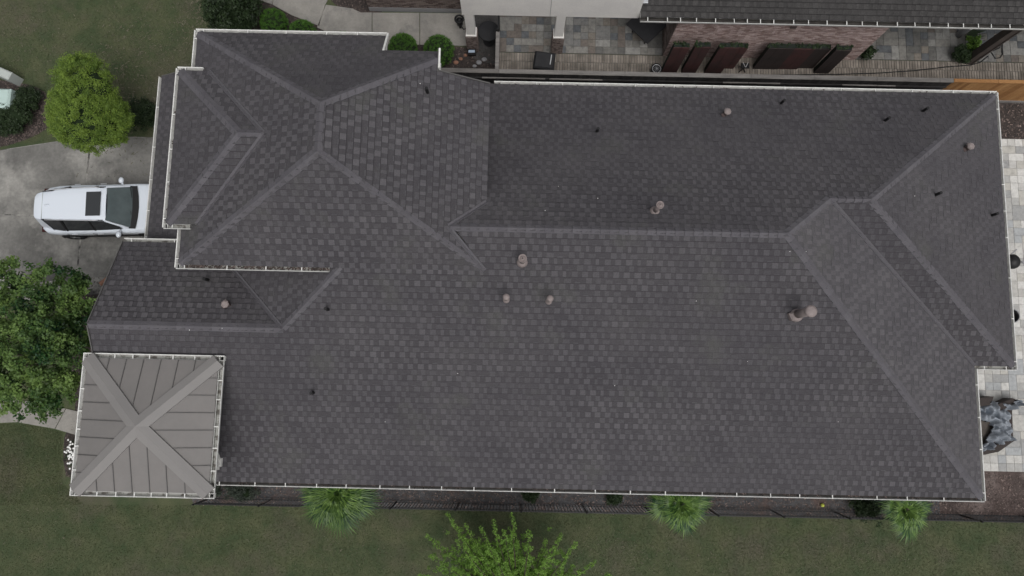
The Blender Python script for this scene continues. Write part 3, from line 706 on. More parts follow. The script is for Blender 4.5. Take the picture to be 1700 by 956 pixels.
for i in range(4):
    A, B = np.array([*cor[i], ZTW+.02]), np.array([*cor[(i+1) % 4], ZTW+.02]); L = np.linalg.norm(B-A); d = (B-A)/L
    mid = (A+B)/2; n = np.cross(B-A, apex-A); n /= np.linalg.norm(n); n = n if n[2] > 0 else -n
    v = apex-mid; Lv = np.linalg.norm(v); v /= Lv
    step = L/7.6; off = L/2-step*3-(step*.5 if i % 2 == 0 else .12)
    cuts = [0]+[x for x in [off+step*k for k in range(0, 9)] if .1 < x < L-.1]+[L]
    hgt = lambda x: Lv*min(x, L-x)/(L/2)
    for a, b in zip(cuts[:-1], cuts[1:]):
        xs_ = [a, b] if not (a < L/2 < b) else [a, L/2, b]
        lo = [A+d*x+n*.0 for x in (a+.002, b-.002)]; hi = [A+d*x+v*hgt(x) for x in xs_[::-1]]
        P = lo+hi; V = [p+n*.012 for p in P]+[p for p in P]; k = len(P)
        F = [tuple(range(k))]+[(k+j, k+(j+1) % k, (j+1) % k, j) for j in range(k)]
        obj('metal_panel', MB().add((V, F)), M['metalroof'], mr)
    for x in cuts[1:-1]:
        p = A+d*x+n*.02; q = A+d*x+v*max(.05, hgt(x)-.18)+n*.02
        if hgt(x) > .3: obj('seam', MB().add(bar(p, q, .018, .045, n)), M['seam'], mr)
for i in range(4):
    A = np.array([*cor[i], ZTW+.03]); d = apex-A; d /= np.linalg.norm(d); h = np.cross(d, (0, 0, 1)); h /= np.linalg.norm(h)
    up = np.array([0, 0, 1.]); wv = .235; dz = -.055
    V = [];
    for p in (A, apex+up*.02):
        V += [p+h*wv+up*(dz+.06), p+up*.085, p-h*wv+up*(dz+.06), p+h*wv+up*(dz-.03), p-h*wv+up*(dz-.03)]
    obj('hip_cap', MB().add((V, [(0,1,6,5),(1,2,7,6),(3,0,5,8),(2,4,9,7),(3,4,2,1,0)])), M['hipmetal'], mr)
gutter((tx0-.02, ty1-.12, ZTW), (tx1+.02, ty1-.12, ZTW), (0, 1), hang=.62)
gutter((tx0-.02, ty0+.12, ZTW), (tx1+.02, ty0+.12, ZTW), (0, -1), hang=.62)
gutter((tx0+.12, ty0, ZTW), (tx0+.12, ty1, ZTW), (-1, 0), hang=.6)
gutter((tx1-.12, ty0, ZTW), (tx1-.12, ty1, ZTW), (1, 0), hang=.7)
obj('tower_soffit', MB().add(box((tcx, tcy, ZTW-.16), (tx1-tx0-.26, ty1-ty0-.26, .05))), M['trim'], house)
wallbox(tx0+.6, tx1-.85, ty0+.6, ty1-.6, 0, ZTW-.19, M['brownwall'])
obj('downspout_elbow', MB().add(bbox(at(364, 768, 4.6)-[.12, 0, .05], (.34, .26, .16), .02)).add(bar(at(359, 752, 4.9), at(363, 764, 4.6), .12, .06)).add(bbox(at(362, 776, 4.5)-[.12, 0, 0], (.3, .14, .1), .02)), M['trim'], house)

# ---------------------------------------------------------------- NEIGHBOUR
def bricks(x0, x1, y, z0, z1, face=-1, bl=.2, bh=.067, axis='x', seed=1):
    rs = random.Random(seed); mb = MB(); row = 0; z = z0
    while z < z1-.02:
        x = x0-(bl*.5 if row % 2 else 0)
        while x < x1:
            a, b = max(x, x0), min(x+bl-.01, x1)
            if b-a > .03:
                pr_ = rs.uniform(.006, .018); h2 = min(bh-.012, z1-z)
                c, s = ((a+b)/2, z+h2/2), (b-a, h2)
                if axis == 'x': bx_ = box((c[0], y+face*pr_/2, c[1]), (s[0], .02+pr_, s[1]))
                else: bx_ = box((y+face*pr_/2, c[0], c[1]), (.02+pr_, s[0], s[1]))
                mb.add(bx_, rs.betavariate(.9, .9)*1.15-.1)
            x += bl
        z += bh; row += 1
    return mb
yw = at(1250, 96)[1]; xw0 = at(1100, 96)[0]; xw1 = at(1418, 99)[0]; ZN = 3.3
nb = thing('neighbour_house', 'brick neighbouring house with white stucco porch beam and dark shingle roof along the top edge', 'house', (at(1250, 96)[0], yw+2, 0))
obj('wall', MB().add(box(((xw0+xw1)/2, yw+3.01, ZN/2), (xw1-xw0, 6, ZN-.05))), M['mortar'], nb)
tag(obj('bricks', bricks(xw0, xw1, yw, .02, ZN-.1), M['brick'], nb), kind='stuff')
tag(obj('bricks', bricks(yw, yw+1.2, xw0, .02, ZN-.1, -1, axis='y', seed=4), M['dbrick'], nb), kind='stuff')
xl0, xl1 = at(614, 20)[0], at(772, 22)[0]; yl = at(700, 20)[1]
obj('wall', MB().add(box(((xl0+xl1)/2, yl+1.53, 2), (xl1-xl0, 3, 4))), M['mortar'], nb)
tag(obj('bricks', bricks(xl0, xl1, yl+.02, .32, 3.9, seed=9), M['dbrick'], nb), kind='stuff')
obj('footing', MB().add(box(((xl0+xl1)/2, yl+.02, .15), (xl1-xl0, .06, .3))), M['potgrey'], nb)
# stucco beam and columns of the porch
zb = 2.9; xb0, xb1 = at(767, 25, zb)[0], at(1122, 31, zb)[0]
yb = at(932, 28, zb)[1]
xbm = at(1062, 25, zb+.4)[0]
obj('porch_beam', MB().add(box(((xb0+xbm)/2, yb+.16, zb+1.15), (xbm-xb0, .3, 2.3))).add(box(((xbm+xb1)/2+.001, yb+.17, zb+.13), (xb1-xbm, .28, .26))), M['stucco'], nb)
obj('control_joint', MB().add(box((at(915, 12, zb+.8)[0], yb+.005, zb+1.15), (.015, .012, 2.28))), M['potgrey'], nb)
for px in (778, 932):
    x = at(px, 27, zb)[0]+ (0 if px > 800 else .0)
    cb = obj('porch_column', MB().add(bbox((x, yb+.17, (zb+1.3)/2), (.34, .3, zb-1.3), .01)).add(box((x, yb+.17, 1.32), (.42, .38, .06))), M['stucco'], nb)
    mb = bricks(x-.21, x+.21, yb-.02, 0, 1.28, bl=.105, seed=int(px)); 
    for s in (-1, 1):
        m2 = bricks(yb-.02, yb+.36, x+s*.21, 0, 1.28, s, axis='y', seed=px+s); mb.add((m2.V, m2.F), m2.T)
    obj('column_core', MB().add(box((x, yb+.17, .64), (.4, .36, 1.27))), M['mortar'], nb)
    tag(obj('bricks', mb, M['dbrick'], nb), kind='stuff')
# roof
xr0 = at(1064, 27, ZN)[0]; yr_ = at(1380, 34, ZN)[1]; nR = Plane((0, yr_, ZN+.02), (0, 1), .5)
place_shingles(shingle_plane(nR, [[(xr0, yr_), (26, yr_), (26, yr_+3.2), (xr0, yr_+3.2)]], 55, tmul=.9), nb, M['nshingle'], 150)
obj('roof_deck', MB().add(([(xr0, yr_, ZN), (26, yr_, ZN), (26, yr_+3.2, ZN+1.6), (xr0, yr_+3.2, ZN+1.6)], [(0, 1, 2, 3)])), M['deck'], nb)
hold = house; house = nb
gutter((xr0, yr_, ZN), (26, yr_, ZN), (0, -1), hang=.62, wd=.14, inner='gutin2')
house = hold
obj('soffit', MB().add(box(((xr0+26)/2, yr_+.45, ZN-.17), (26-xr0, .9, .03))), M['trim'], nb)
obj('flashing', MB().add(bbox(at(1069, 2, ZN+.5), (.3, .14, .08), .02)), M['steel'], nb)
obj('wall_vent', MB().add(box((at(1317, 44, 2.6)[0], yw-.03, 2.6), (.22, .06, .14))), M['ventd'], nb)
# brown corner post of the rear porch
pb = at(1606, 106); 
obj('porch_post', MB().add(box((pb[0], pb[1]+.12, 1.55), (.3, .3, 3.1)), .5).add(box((pb[0]+.13, pb[1]-.045, 1.55), (.06, .03, 3.1))), M['postbrown'], nb)

# pavers of the neighbour's patio
def paved(name, x0, x1, y0, y1, u, mkey, jkey, z=.03, holes=(), seed=3, group=None):
    rs = random.Random(seed); root = thing(name, None, None, ((x0+x1)/2, (y0+y1)/2, 0)); root['kind'] = 'structure'
    obj('bedding', MB().add(box(((x0+x1)/2, (y0+y1)/2, z-.02), (x1-x0, y1-y0, .03))), M[jkey], root)
    nx, ny = int(round((x1-x0)/u)), int(round((y1-y0)/u)); used = set(); meshes = {}
    for j in range(ny):
        for i in range(nx):
            if (i, j) in used: continue
            sx = sy = 1; r = rs.random()
            if r < .16 and (i+1, j) not in used and i+1 < nx: sx = 2
            elif r < .26 and j+1 < ny: sy = 2
            elif r < .33 and i+1 < nx and j+1 < ny and (i+1, j) not in used: sx = sy = 2
            for a in range(sx):
                for b in range(sy): used.add((i+a, j+b))
            cx, cy = x0+(i+sx/2)*u, y0+(j+sy/2)*u
            if any(h[0] < cx < h[1] and h[2] < cy < h[3] for h in holes): continue
            if (sx, sy) not in meshes:
                q = obj('paver', MB().add(bbox((0, 0, 0), (sx*u-.009, sy*u-.009, .03), .004)), M[mkey], root, origin=(0, 0, 0)); meshes[(sx, sy)] = q.data
                q.location = Vector(np.array([cx, cy, z+.005])-ORG[root]); ORG[q] = np.array([cx, cy, z+.005]); continue
            link('paver', meshes[(sx, sy)], root, (cx, cy, z+.005+rs.uniform(-.001, .001)))
    return root
ypv = at(1000, 90)[1]
paved('porch_paving', at(828, 88)[0], at(1103, 90)[0], ypv+.0, ypv+2.13, .305, 'paver', 'joint')
paved('rear_paving', xw1+.0, xw1+.305*27, ypv+.0, ypv+1.83, .305, 'paver', 'joint', seed=8)
sp = MB(); rs = random.Random(5); y0 = ypv-.02
for r_ in range(2):
    x = at(828, 100)[0]; 
    while x < 21.5:
        ww = rs.uniform(.1, .118); sp.add(bbox((x+ww/2, y0-.19-r_*.37, .022+rs.uniform(0, .004)), (ww-.022, .35, .04), .006), rs.betavariate(1.2, 1.2)); x += ww
sb = MB().add(box(((at(828, 100)[0]+21.5)/2, y0-.38, .012), (21.5-at(828, 100)[0], .76, .02)))
t = obj('side_path', sb, M['joint']); tag(t, kind='structure'); q = obj('path_bricks', sp, M['soldier'], t, origin=ORG[t]); tag(q, kind='stuff')

# east patio
y1p, y0p = at(1690, 232)[1], at(1690, 783)[1]
paved('back_patio', 15.2, 15.2+.305*22, y0p, y0p+.305*round((y1p-y0p)/.305), .305, 'lpaver', 'ljoint', holes=[(0, XE2-.6, YB+.6, 99)], seed=12)

# ---------------------------------------------------------------- FENCES
fz = 1.83
fl, fr = at(724, 117, fz), at(1583, 132.5, fz); fy = (fl[1]+fr[1])/2
wf = thing('wood_fence', 'weathered grey timber privacy fence with a flat cap along the shaded side yard', 'fence', ((fl[0]+fr[0])/2, fy, 0))
xe = fr[0]
def capboards(x0, x1, y, z, parent, m, ln=2.4, wd=.17, yslope=0):
    x = x0
    while x < x1-.05:
        e = min(x+ln, x1); obj('cap_board', MB().add(bbox(((x+e)/2, y, z), (e-x-.006, wd, .04), .006), random.random()), m, parent); x = e
capboards(fl[0], xe, fy, fz, wf, M['greywood'])
x = fl[0]; bm_ = {}
while x < xe-.05:
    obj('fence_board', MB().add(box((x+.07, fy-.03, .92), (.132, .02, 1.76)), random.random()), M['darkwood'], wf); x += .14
for z in (.45, 1.35):
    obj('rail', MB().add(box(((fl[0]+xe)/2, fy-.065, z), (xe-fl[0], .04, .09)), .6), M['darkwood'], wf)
for a, b in ((1200, 1242), (1243, 1295), (1398, 1455), (1456, 1486), (800, 905), (912, 1000)):
    pa, pb_ = at(a, 137, 1.45), at(b, 137, 1.45)
    obj('ledge_batten', MB().add(box(((pa[0]+pb_[0])/2, fy-.10, 1.45), (pb_[0]-pa[0], .05, .05)), 1.0), M['greywood'], wf)
nf = thing('timber_fence', 'new orange cedar board fence at the right end of the side yard', 'fence', (xe+1.5, fy, 0))
capboards(xe+.01, 22, fy, fz, nf, M['newwood'], 1.7, .14)
x = xe
while x < 22:
    obj('fence_board', MB().add(box((x+.075, fy-.03+random.uniform(0, .006), .94), (.142, .02, 1.74)), random.random()), M['newwood'], nf); x += .15
obj('kickboard', MB().add(box(((xe+22)/2, fy-.06, .09), (22-xe, .04, .16)), .9), M['greywood'], nf)
cf0, cf1 = at(818, 57, 1.5), at(825, 113, 1.7)
cross = thing('side_fence', 'short grey capped fence run from the long fence to the porch', 'fence', (cf1[0], (cf0[1]+fy)/2, 0))
obj('cap_board', MB().add(bbox((cf1[0], (cf0[1]+fy)/2+.05, 1.72), (.15, cf0[1]-fy-.1, .04), .006), .8), M['greywood'], cross)
y = fy+.12
while y < cf0[1]-.1:
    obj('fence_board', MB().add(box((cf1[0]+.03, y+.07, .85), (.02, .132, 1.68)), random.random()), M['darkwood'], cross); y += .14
obj('gate_post', MB().add(box((cf1[0], cf0[1]+.05, .95), (.09, .09, 1.9))).add(box((cf1[0]+.02, cf0[1]+.5, .95), (.05, .9, 1.75))), M['black'], cross)

iz = 1.35
i0, i1 = at(322, 837, iz), at(1700, 867, iz)
n_ = 25; iron = thing('iron_fence', 'black iron picket fence between mulch bed and lawn', 'fence', (0, (i0[1]+i1[1])/2, 0))
L = 2.35; x = i0[0]; fyI = lambda x: i0[1]+(i1[1]-i0[1])*(x-i0[0])/(i1[0]-i0[0])
pk = obj('picket', MB().add(box((0, 0, iz/2), (.016, .016, iz))), M['iron'], iron, origin=(0, 0, 0))
pk.location = Vector(np.array([x+.1, fyI(x+.1), 0])-ORG[iron]); ORG[pk] = np.array([x+.1, fyI(x+.1), 0])
cnt = 0; xx = x+.24
while xx < 20.5:
    link('picket', pk.data, iron, (xx, fyI(xx), 0)); xx += .118
xx = x
while xx < 21:
    obj('post', MB().add(box((xx, fyI(xx), .75), (.036, .036, 1.44))).add(bbox((xx, fyI(xx), 1.46), (.06, .06, .04), .015)), M['iron'], iron); xx += L
for z in (.15, 1.12, iz-.01):
    obj('rail', MB().add(bar((x, fyI(x), z), (20.8, fyI(20.8), z), .035, .035)), M['iron'], iron)

# ---------------------------------------------------------------- VEGETATION
def leaves(centres, n_per, spread, size, upb=.5, aspect=.5, squash=.8):
    """rhombic leaves round clump centres -> (V, tone)"""
    c = np.repeat(np.asarray(centres, float), n_per, 0); n = len(c)
    o = rng.normal(0, 1, (n, 3)); o /= (np.linalg.norm(o, axis=1, keepdims=True)+1e-9); o *= (rng.uniform(0, 1, (n, 1))**.5)*spread; o[:, 2] *= squash
    p = c+o
    nrm = rng.normal(0, 1, (n, 3)); nrm[:, 2] = np.abs(nrm[:, 2])+upb; nrm += o/ spread*.6; nrm /= np.linalg.norm(nrm, axis=1, keepdims=True)
    a = rng.normal(0, 1, (n, 3)); a -= nrm*(a*nrm).sum(1, keepdims=True); a /= np.linalg.norm(a, axis=1, keepdims=True); b = np.cross(nrm, a)
    s = size*rng.uniform(.6, 1.35, (n, 1))
    V = np.stack([p-a*s/2, p-b*s*aspect/2+nrm*s*.06, p+a*s/2, p+b*s*aspect/2+nrm*s*.06], 1)
    ct = np.repeat(rng.normal(.5, .16, len(centres)), n_per)
    t = np.clip(ct+rng.normal(0, .16, n), 0, 1.2); return V, t
def shell(c, r, n, zmin=-.4, jit=.12):
    d = rng.normal(0, 1, (n*3, 3)); d /= np.linalg.norm(d, axis=1, keepdims=True); d = d[d[:, 2] > zmin][:n]
    return np.asarray(c)+d*np.asarray(r)*(1+rng.normal(0, jit, (len(d), 1)))
def blob(c, r, n=14):
    prof = [(r[0]*math.cos(t), r[2]*math.sin(t)) for t in np.linspace(-1.5, 1.5, 9)]; return lathe(c, prof, n, r[1]/r[0])
def limbs(base, tops, r0, mb=None):
    mb = mb or MB(); b = np.array(base, float)
    for t in tops:
        t = np.array(t, float); m = b+(t-b)*.5+rng.normal(0, .08, 3); mb.add(tube([b, m, t], [r0*.45, r0*.3, r0*.08], 6))
    return mb
def shrub(name, label, cat, px, py, z, r, m, n=45, per=60, spread=.12, size=.045, group=None, zmin=-.2, jit=.06, core=.85):
    g = at(px, py, z); base = np.array([g[0], g[1], 0])
    root = thing(name, label, cat, base, group); c = base+[0, 0, z]
    V, t = leaves(shell(c, r, n, zmin, jit), per, spread, size); fast('foliage', V, 4, m, root, t, base)
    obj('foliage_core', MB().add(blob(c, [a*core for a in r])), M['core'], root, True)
    obj('stem', MB().add(tube([base, c], .04, 6)), M['bark'], root)
    return root
# rounded clipped bushes by the walk
lab = ['round clipped bush half hidden behind the white gutter, nearest the big dark shrub', 'round clipped bush second from the dark shrub beside the concrete walk', 'tip of a clipped bush just showing over the roof gutter', 'round clipped bush above the notch in the upper roof', 'round clipped bush nearest the porch column']
for (px, py, rr), lb in zip(((455, 38, .53), (503, 58, .55), (571, 70, .38), (669, 80, .55), (729, 85, .60)), lab):
    shrub('clipped_bush', lb, 'bush', px, py, .62, (rr, rr, rr*1.02), M['leaf_box'], 340, 26, .06, .032, 'clipped round bushes along the walk', jit=.015, core=.95)
shrub('dark_shrub', 'large dark evergreen shrub at the top edge by the concrete walk', 'shrub', 388, 12, 1.1, (.95, .95, 1.15), M['leaf_dark'], 230, 55, .2, .10, jit=.12)
for px, py, r0, lb in ((238, 190, .52, 'low dark hedge shrub beside the garage roof'), (26, 192, .58, 'dark shrub in the mulch bed below the pale utility box'), (48, 165, .38, 'small dark shrub with yellowish tips in the mulch bed'), (12, 205, .5, 'dark shrub at the left edge of the mulch bed')):
    shrub('low_shrub', lb, 'shrub', px, py, .4, (r0, r0*1.0, .4), M['leaf_dark'], 80, 50, .15, .07, 'low dark shrubs', jit=.15)
for px, py, r0, lb in ((400, 818, .5, 'grey green ground plant beside the tower gutter'), (352, 815, .3, 'small grey green plant under the tower corner')):
    shrub('grey_plant', lb, 'plant', px, py, .15, (r0, r0*.5, .18), M['leaf_grey'], 60, 40, .13, .06, 'grey green plants in the south bed', jit=.2)
for px, py, r0, lb in ((880, 820, .2, 'small dark tuft in the mulch under the long south gutter'), (1020, 826, .18, 'small dark tuft left of the middle palm'), (1440, 842, .5, 'dark spreading shrub left of the right palm')):
    shrub('bed_plant', lb, 'plant', px, py, .2, (r0, r0*.8, .25), M['leaf_dark'], 50, 40, .14, .08, jit=.25)
shrub('leafy_plant', 'dark leafy plant at the foot of the brick wall corner', 'plant', 1438, 90, .25, (.2, .16, .3), M['leaf_dark'], 26, 30, .14, .10, jit=.3)
shrub('yellow_plant', 'yellow green plant at the foot of the brown porch post', 'plant', 1614, 74, .4, (.2, .22, .3), M['leaf_shoot'], 30, 30, .1, .09, jit=.2)
shrub('purple_plant', 'dark purple green plant left of the brown porch post', 'plant', 1597, 90, .3, (.32, .25, .3), M['leaf_dark'], 50, 40, .12, .08, jit=.2)

# bright green rounded tree by the driveway
tb = at(160, 195); tb[2] = 0
tr_ = thing('round_tree', 'bright green round headed tree between lawn and driveway', 'tree', tb)
cs = np.concatenate([shell(at(150, 200, 2.6), (1.05, .85, .95), 200, -.1, .08), shell(at(150, 160, 2.8), (.9, .9, .85), 160, -.1, .08), shell(at(150, 200, 2.7), (1.28, 1.05, 1.1), 420, -.35, .05), shell(at(140, 138, 3.0), (.85, .92, .85), 210, -.3, .10), shell(at(190, 205, 2.6), (.62, .75, .8), 110, -.3, .07), shell(at(118, 185, 2.6), (.65, .75, .8), 110, -.3, .07)])
V, t = leaves(cs, 70, .15, .056, .9, .5); fast('crown', V, 4, M['leaf_bright'], tr_, t, tb)
obj('foliage_core', MB().add(blob(at(150, 200, 2.7), (1.1, .9, .9))).add(blob(at(148, 148, 3.0), (.75, .75, .65))), M['core'], tr_, True)
mb = MB().add(tube([tb, tb+[.02, .03, 1.4], at(150, 180, 2.4)], [.11, .09, .06], 8)); limbs(tb+[0, 0, 1.2], [at(150, 150, 3.4), at(120, 190, 3), at(195, 205, 3), at(150, 225, 3)], .1, mb)
obj('trunk', mb, M['bark'], tr_, True)

# broad leafy tree at the left edge
tb = at(40, 600); tb[2] = 0
tr_ = thing('oak_tree', 'broad dark green leafy tree at the left edge beside the tower', 'tree', tb)
cl = []; wood = MB().add(tube([tb, tb+[.05, .0, 1.2], tb+[.1, .1, 2.4]], [.17, .13, .1], 8))
for px, py, z, r0 in ((10, 470, 4.2, .8), (88, 470, 4.1, .72), (118, 470, 3.7, .45), (-40, 520, 4.4, 1.1), (45, 530, 4.6, 1.0), (100, 525, 4.0, .8), (135, 500, 3.6, .5), (130, 550, 3.6, .7), (20, 590, 5.0, 1.2), (85, 590, 4.4, .95), (125, 605, 3.6, .62), (-30, 620, 4.6, 1.1), (45, 645, 4.2, .85), (95, 640, 3.9, .7), (80, 672, 3.5, .45), (5, 645, 4.0, .6), (15, 450, 3.9, .35), (35, 470, 3.6, .3), (137, 470, 3.2, .25), (60, 560, 4.9, .8)):
    c = at(px, py, z); r0 *= .88; cl.append(shell(c, (r0, r0, r0*.7), int(30*r0/.7*r0/.7)+8, -.2, .22)); limbs(tb+[.1, .1, 2.2], [c], .12, wood)
cs = np.concatenate(cl); V, t = leaves(cs, 46, .20, .105, 1.2, .6); t = t*.8+np.repeat(np.clip(np.array([.9*mn.noise((a*1.1, b_*1.1, 4.2)) for a, b_, _ in cs]), -.4, .5), 46); fast('crown', V, 4, M['leaf_oak'], tr_, t, tb)
obj('trunk', wood, M['bark'], tr_, True)

# pale feathery tree at the bottom edge
tb = at(860, 985); tb[2] = 0
tr_ = thing('feathery_tree', 'light green feathery young tree rising from the bottom edge over the lawn', 'tree', tb)
wood = MB().add(tube([tb, tb+[0, 0, 1.5]], [.09, .07], 8)); cs = []
tips = [(745, 856), (752, 870), (850, 858), (712, 892), (718, 925), (730, 945), (820, 868), (800, 880), (775, 875), (930, 892), (955, 905), (905, 900), (985, 935), (1010, 955), (880, 890), (838, 885), (700, 955), (760, 900), (790, 905), (860, 905), (905, 930), (950, 940), (820, 915), (780, 930), (840, 935), (740, 970), (870, 960), (930, 965), (810, 960), (1000, 985), (760, 990), (900, 1000), (850, 1000), (960, 990)]
ctr = tb+[0, 0, 1.6]
for px, py in tips:
    t3 = at(px, py, random.uniform(3.0, 3.9)); m_ = ctr+(t3-ctr)*.5+[0, 0, .45]
    wood.add(tube([ctr, m_, t3], [.035, .02, .005], 5)); 
    for k in np.linspace(.22, 1.02, 26):
        p = (1-k)**2*ctr+2*k*(1-k)*m_+k*k*t3
        for q in range(1 if k > .85 else (3 if k > .6 else 8)): cs.append(p+rng.normal(0, .012+.24*max(0, 1-k), 3)*[1, 1, .6])
for _ in range(330):
    cs.append(at(rng.normal(815, 42), rng.normal(935, 22), rng.uniform(2.3, 3.1)))
V, t = leaves(cs, 20, .085, .062, .8, .42); fast('crown', V, 4, M['leaf_shoot'], tr_, t, tb)
obj('trunk', wood, M['bark'], tr_, True)

# fan palms under the south eave
def palm(px, py, label, nf, rad, ztop, seed, narrow=1.0):
    rs = np.random.default_rng(seed); c = at(px, py, ztop); base = np.array([c[0], c[1], 0])
    root = thing('fan_palm', label, 'palm', base, 'fan palms in the south bed')
    obj('trunk', MB().add(tube([base, base+[.02, 0, ztop*.5], base+[0, 0, ztop-.1]], [.13, .10, .09], 10)), M['bark'], root, True)
    for f in range(nf):
        a = f*2.39996+rs.uniform(-.3, .3); el = .1+1.15*(f/nf)+rs.uniform(-.1, .1)    # first low, last upright
        d = np.array([math.cos(a)*math.cos(el), math.sin(a)*math.cos(el), math.sin(el)*.8-.1]); pl_ = rad*rs.uniform(.36, .54)*(1-.7*f/nf)
        hub = base+[0, 0, ztop-.05]+d*pl_; mb = MB().add(tube([base+[0, 0, ztop-.1], hub], [.014, .008], 4), .3)
        s = np.cross(d, (0, 0, 1)); s /= np.linalg.norm(s); nrm = np.cross(s, d)
        ns = 30; Ln = rad*rs.uniform(.46, .62)
        for k in range(ns):
            th = (k/(ns-1)-.5)*4.0; dd = d*math.cos(th)+s*math.sin(th); q = np.cross(nrm, dd); l_ = Ln*(1-.22*abs(th)/2)*rs.uniform(.9, 1.08)
            p1 = hub+dd*l_*.5+nrm*.02; p2 = hub+dd*l_+np.array([0, 0, -.06-.12*rs.random()])*rad
            wv = .027*narrow
            mb.add(([hub-q*.003, hub+q*.003, p1+q*wv, p1-q*wv, p2], [(0, 1, 2, 3), (3, 2, 4)]), float(np.clip(rs.normal(.22+.45*f/nf, .30), -.1, 1.3)))
        obj('frond', mb, M['leaf_palm'], root)
palm(560, 818, 'wide fan palm beneath the gutter, leftmost and fullest of the three palms', 64, 1.60, 2.3, 3, 1.0)
palm(1130, 836, 'fan palm with a yellowing frond, middle one of the three palms', 26, 1.30, 2.2, 5)
palm(1503, 846, 'smaller fan palm nearest the right hand corner of the roof', 26, 1.15, 2.1, 9, .9)

# white flowers by the tower
fb = at(114, 752); fl_ = thing('flowering_plant', 'white flowering plant beside the left gutter of the tower', 'plant', (fb[0], fb[1], 0))
V, t = leaves([np.array(at(x, y, .25)) for x, y in ((118, 735), (114, 755), (110, 760), (118, 770), (112, 745), (120, 750))], 50, .15, .06); fast('foliage', V, 4, M['leaf_dark'], fl_, t, ORG[fl_])
mb = MB()
for _ in range(42):
    p = at(random.gauss(116, 4.0), random.gauss(752, 12), .45); mb.add(lathe(p, [(.012, 0), (.038, .01), (.02, .02)], 7))
tag(obj('flowers', mb, M['flower'], fl_), kind='stuff')

# ---------------------------------------------------------------- CAR
car_o = at(62, 345, 1.32); ang = R(2.6); CL = 4.85
car = thing('parked_car', 'white suv parked on the driveway with its bonnet under the garage eave', 'car', (0, 0, 0))
cs_, sn_ = math.cos(ang), math.sin(ang)
car.location = Vector((car_o[0], car_o[1], .03)); car.rotation_euler.z = ang; ORG[car] = np.zeros(3)
def cobj(name, mb, m, parent=None, smooth=False):
    return obj(name, mb, m, parent or car, smooth, origin=(0, 0, 0) if parent is None else ORG[parent])
# body: stations along x with half-section (y, z)
st = [ # x, half width at sill, at shoulder, shoulder z, deck half width, deck z
 (0.00, .60, .70, .80, .62, .90), (.06, .74, .82, .84, .72, .98), (.22, .84, .92, .86, .80, 1.02), (.6, .90, .965, .88, .87, 1.04),
 (1.2, .91, .975, .90, .885, 1.05), (2.0, .905, .965, .90, .88, 1.04), (2.9, .905, .965, .90, .875, 1.03), (3.45, .91, .975, .90, .86, 1.02),
 (3.9, .91, .97, .88, .82, .99), (4.3, .88, .94, .84, .74, .95), (4.62, .78, .86, .78, .62, .90), (4.8, .62, .70, .70, .48, .82), (4.85, .5, .55, .62, .4, .70)]
def bodyring(s):
    x, w0, w1, zs, w2, z2 = s
    half = [(w0*.93, .22), (w0, .34), (w1*.985, .58), (w1, zs-.06), (w1*.99, zs+.02), ((w1+w2)/2, (zs+z2)/2+.035), (w2, z2), (w2*.5, z2+.02)]
    return [(x, -y, z) for y, z in half]+[(x, 0, z2+.025)]+[(x, y, z) for y, z in half[::-1]]
V = []; F = []; n = 17
for s in st: V += bodyring(s)
for i in range(len(st)-1):
    for k in range(n-1): F.append((i*n+k, (i+1)*n+k, (i+1)*n+k+1, i*n+k+1))
    F.append((i*n+n-1, (i+1)*n+n-1, (i+1)*n, i*n))
F += [tuple(range(n)), tuple((len(st)-1)*n+k for k in range(n))[::-1]]
cobj('body', MB().add((V, F)), M['carpaint'], None, True)
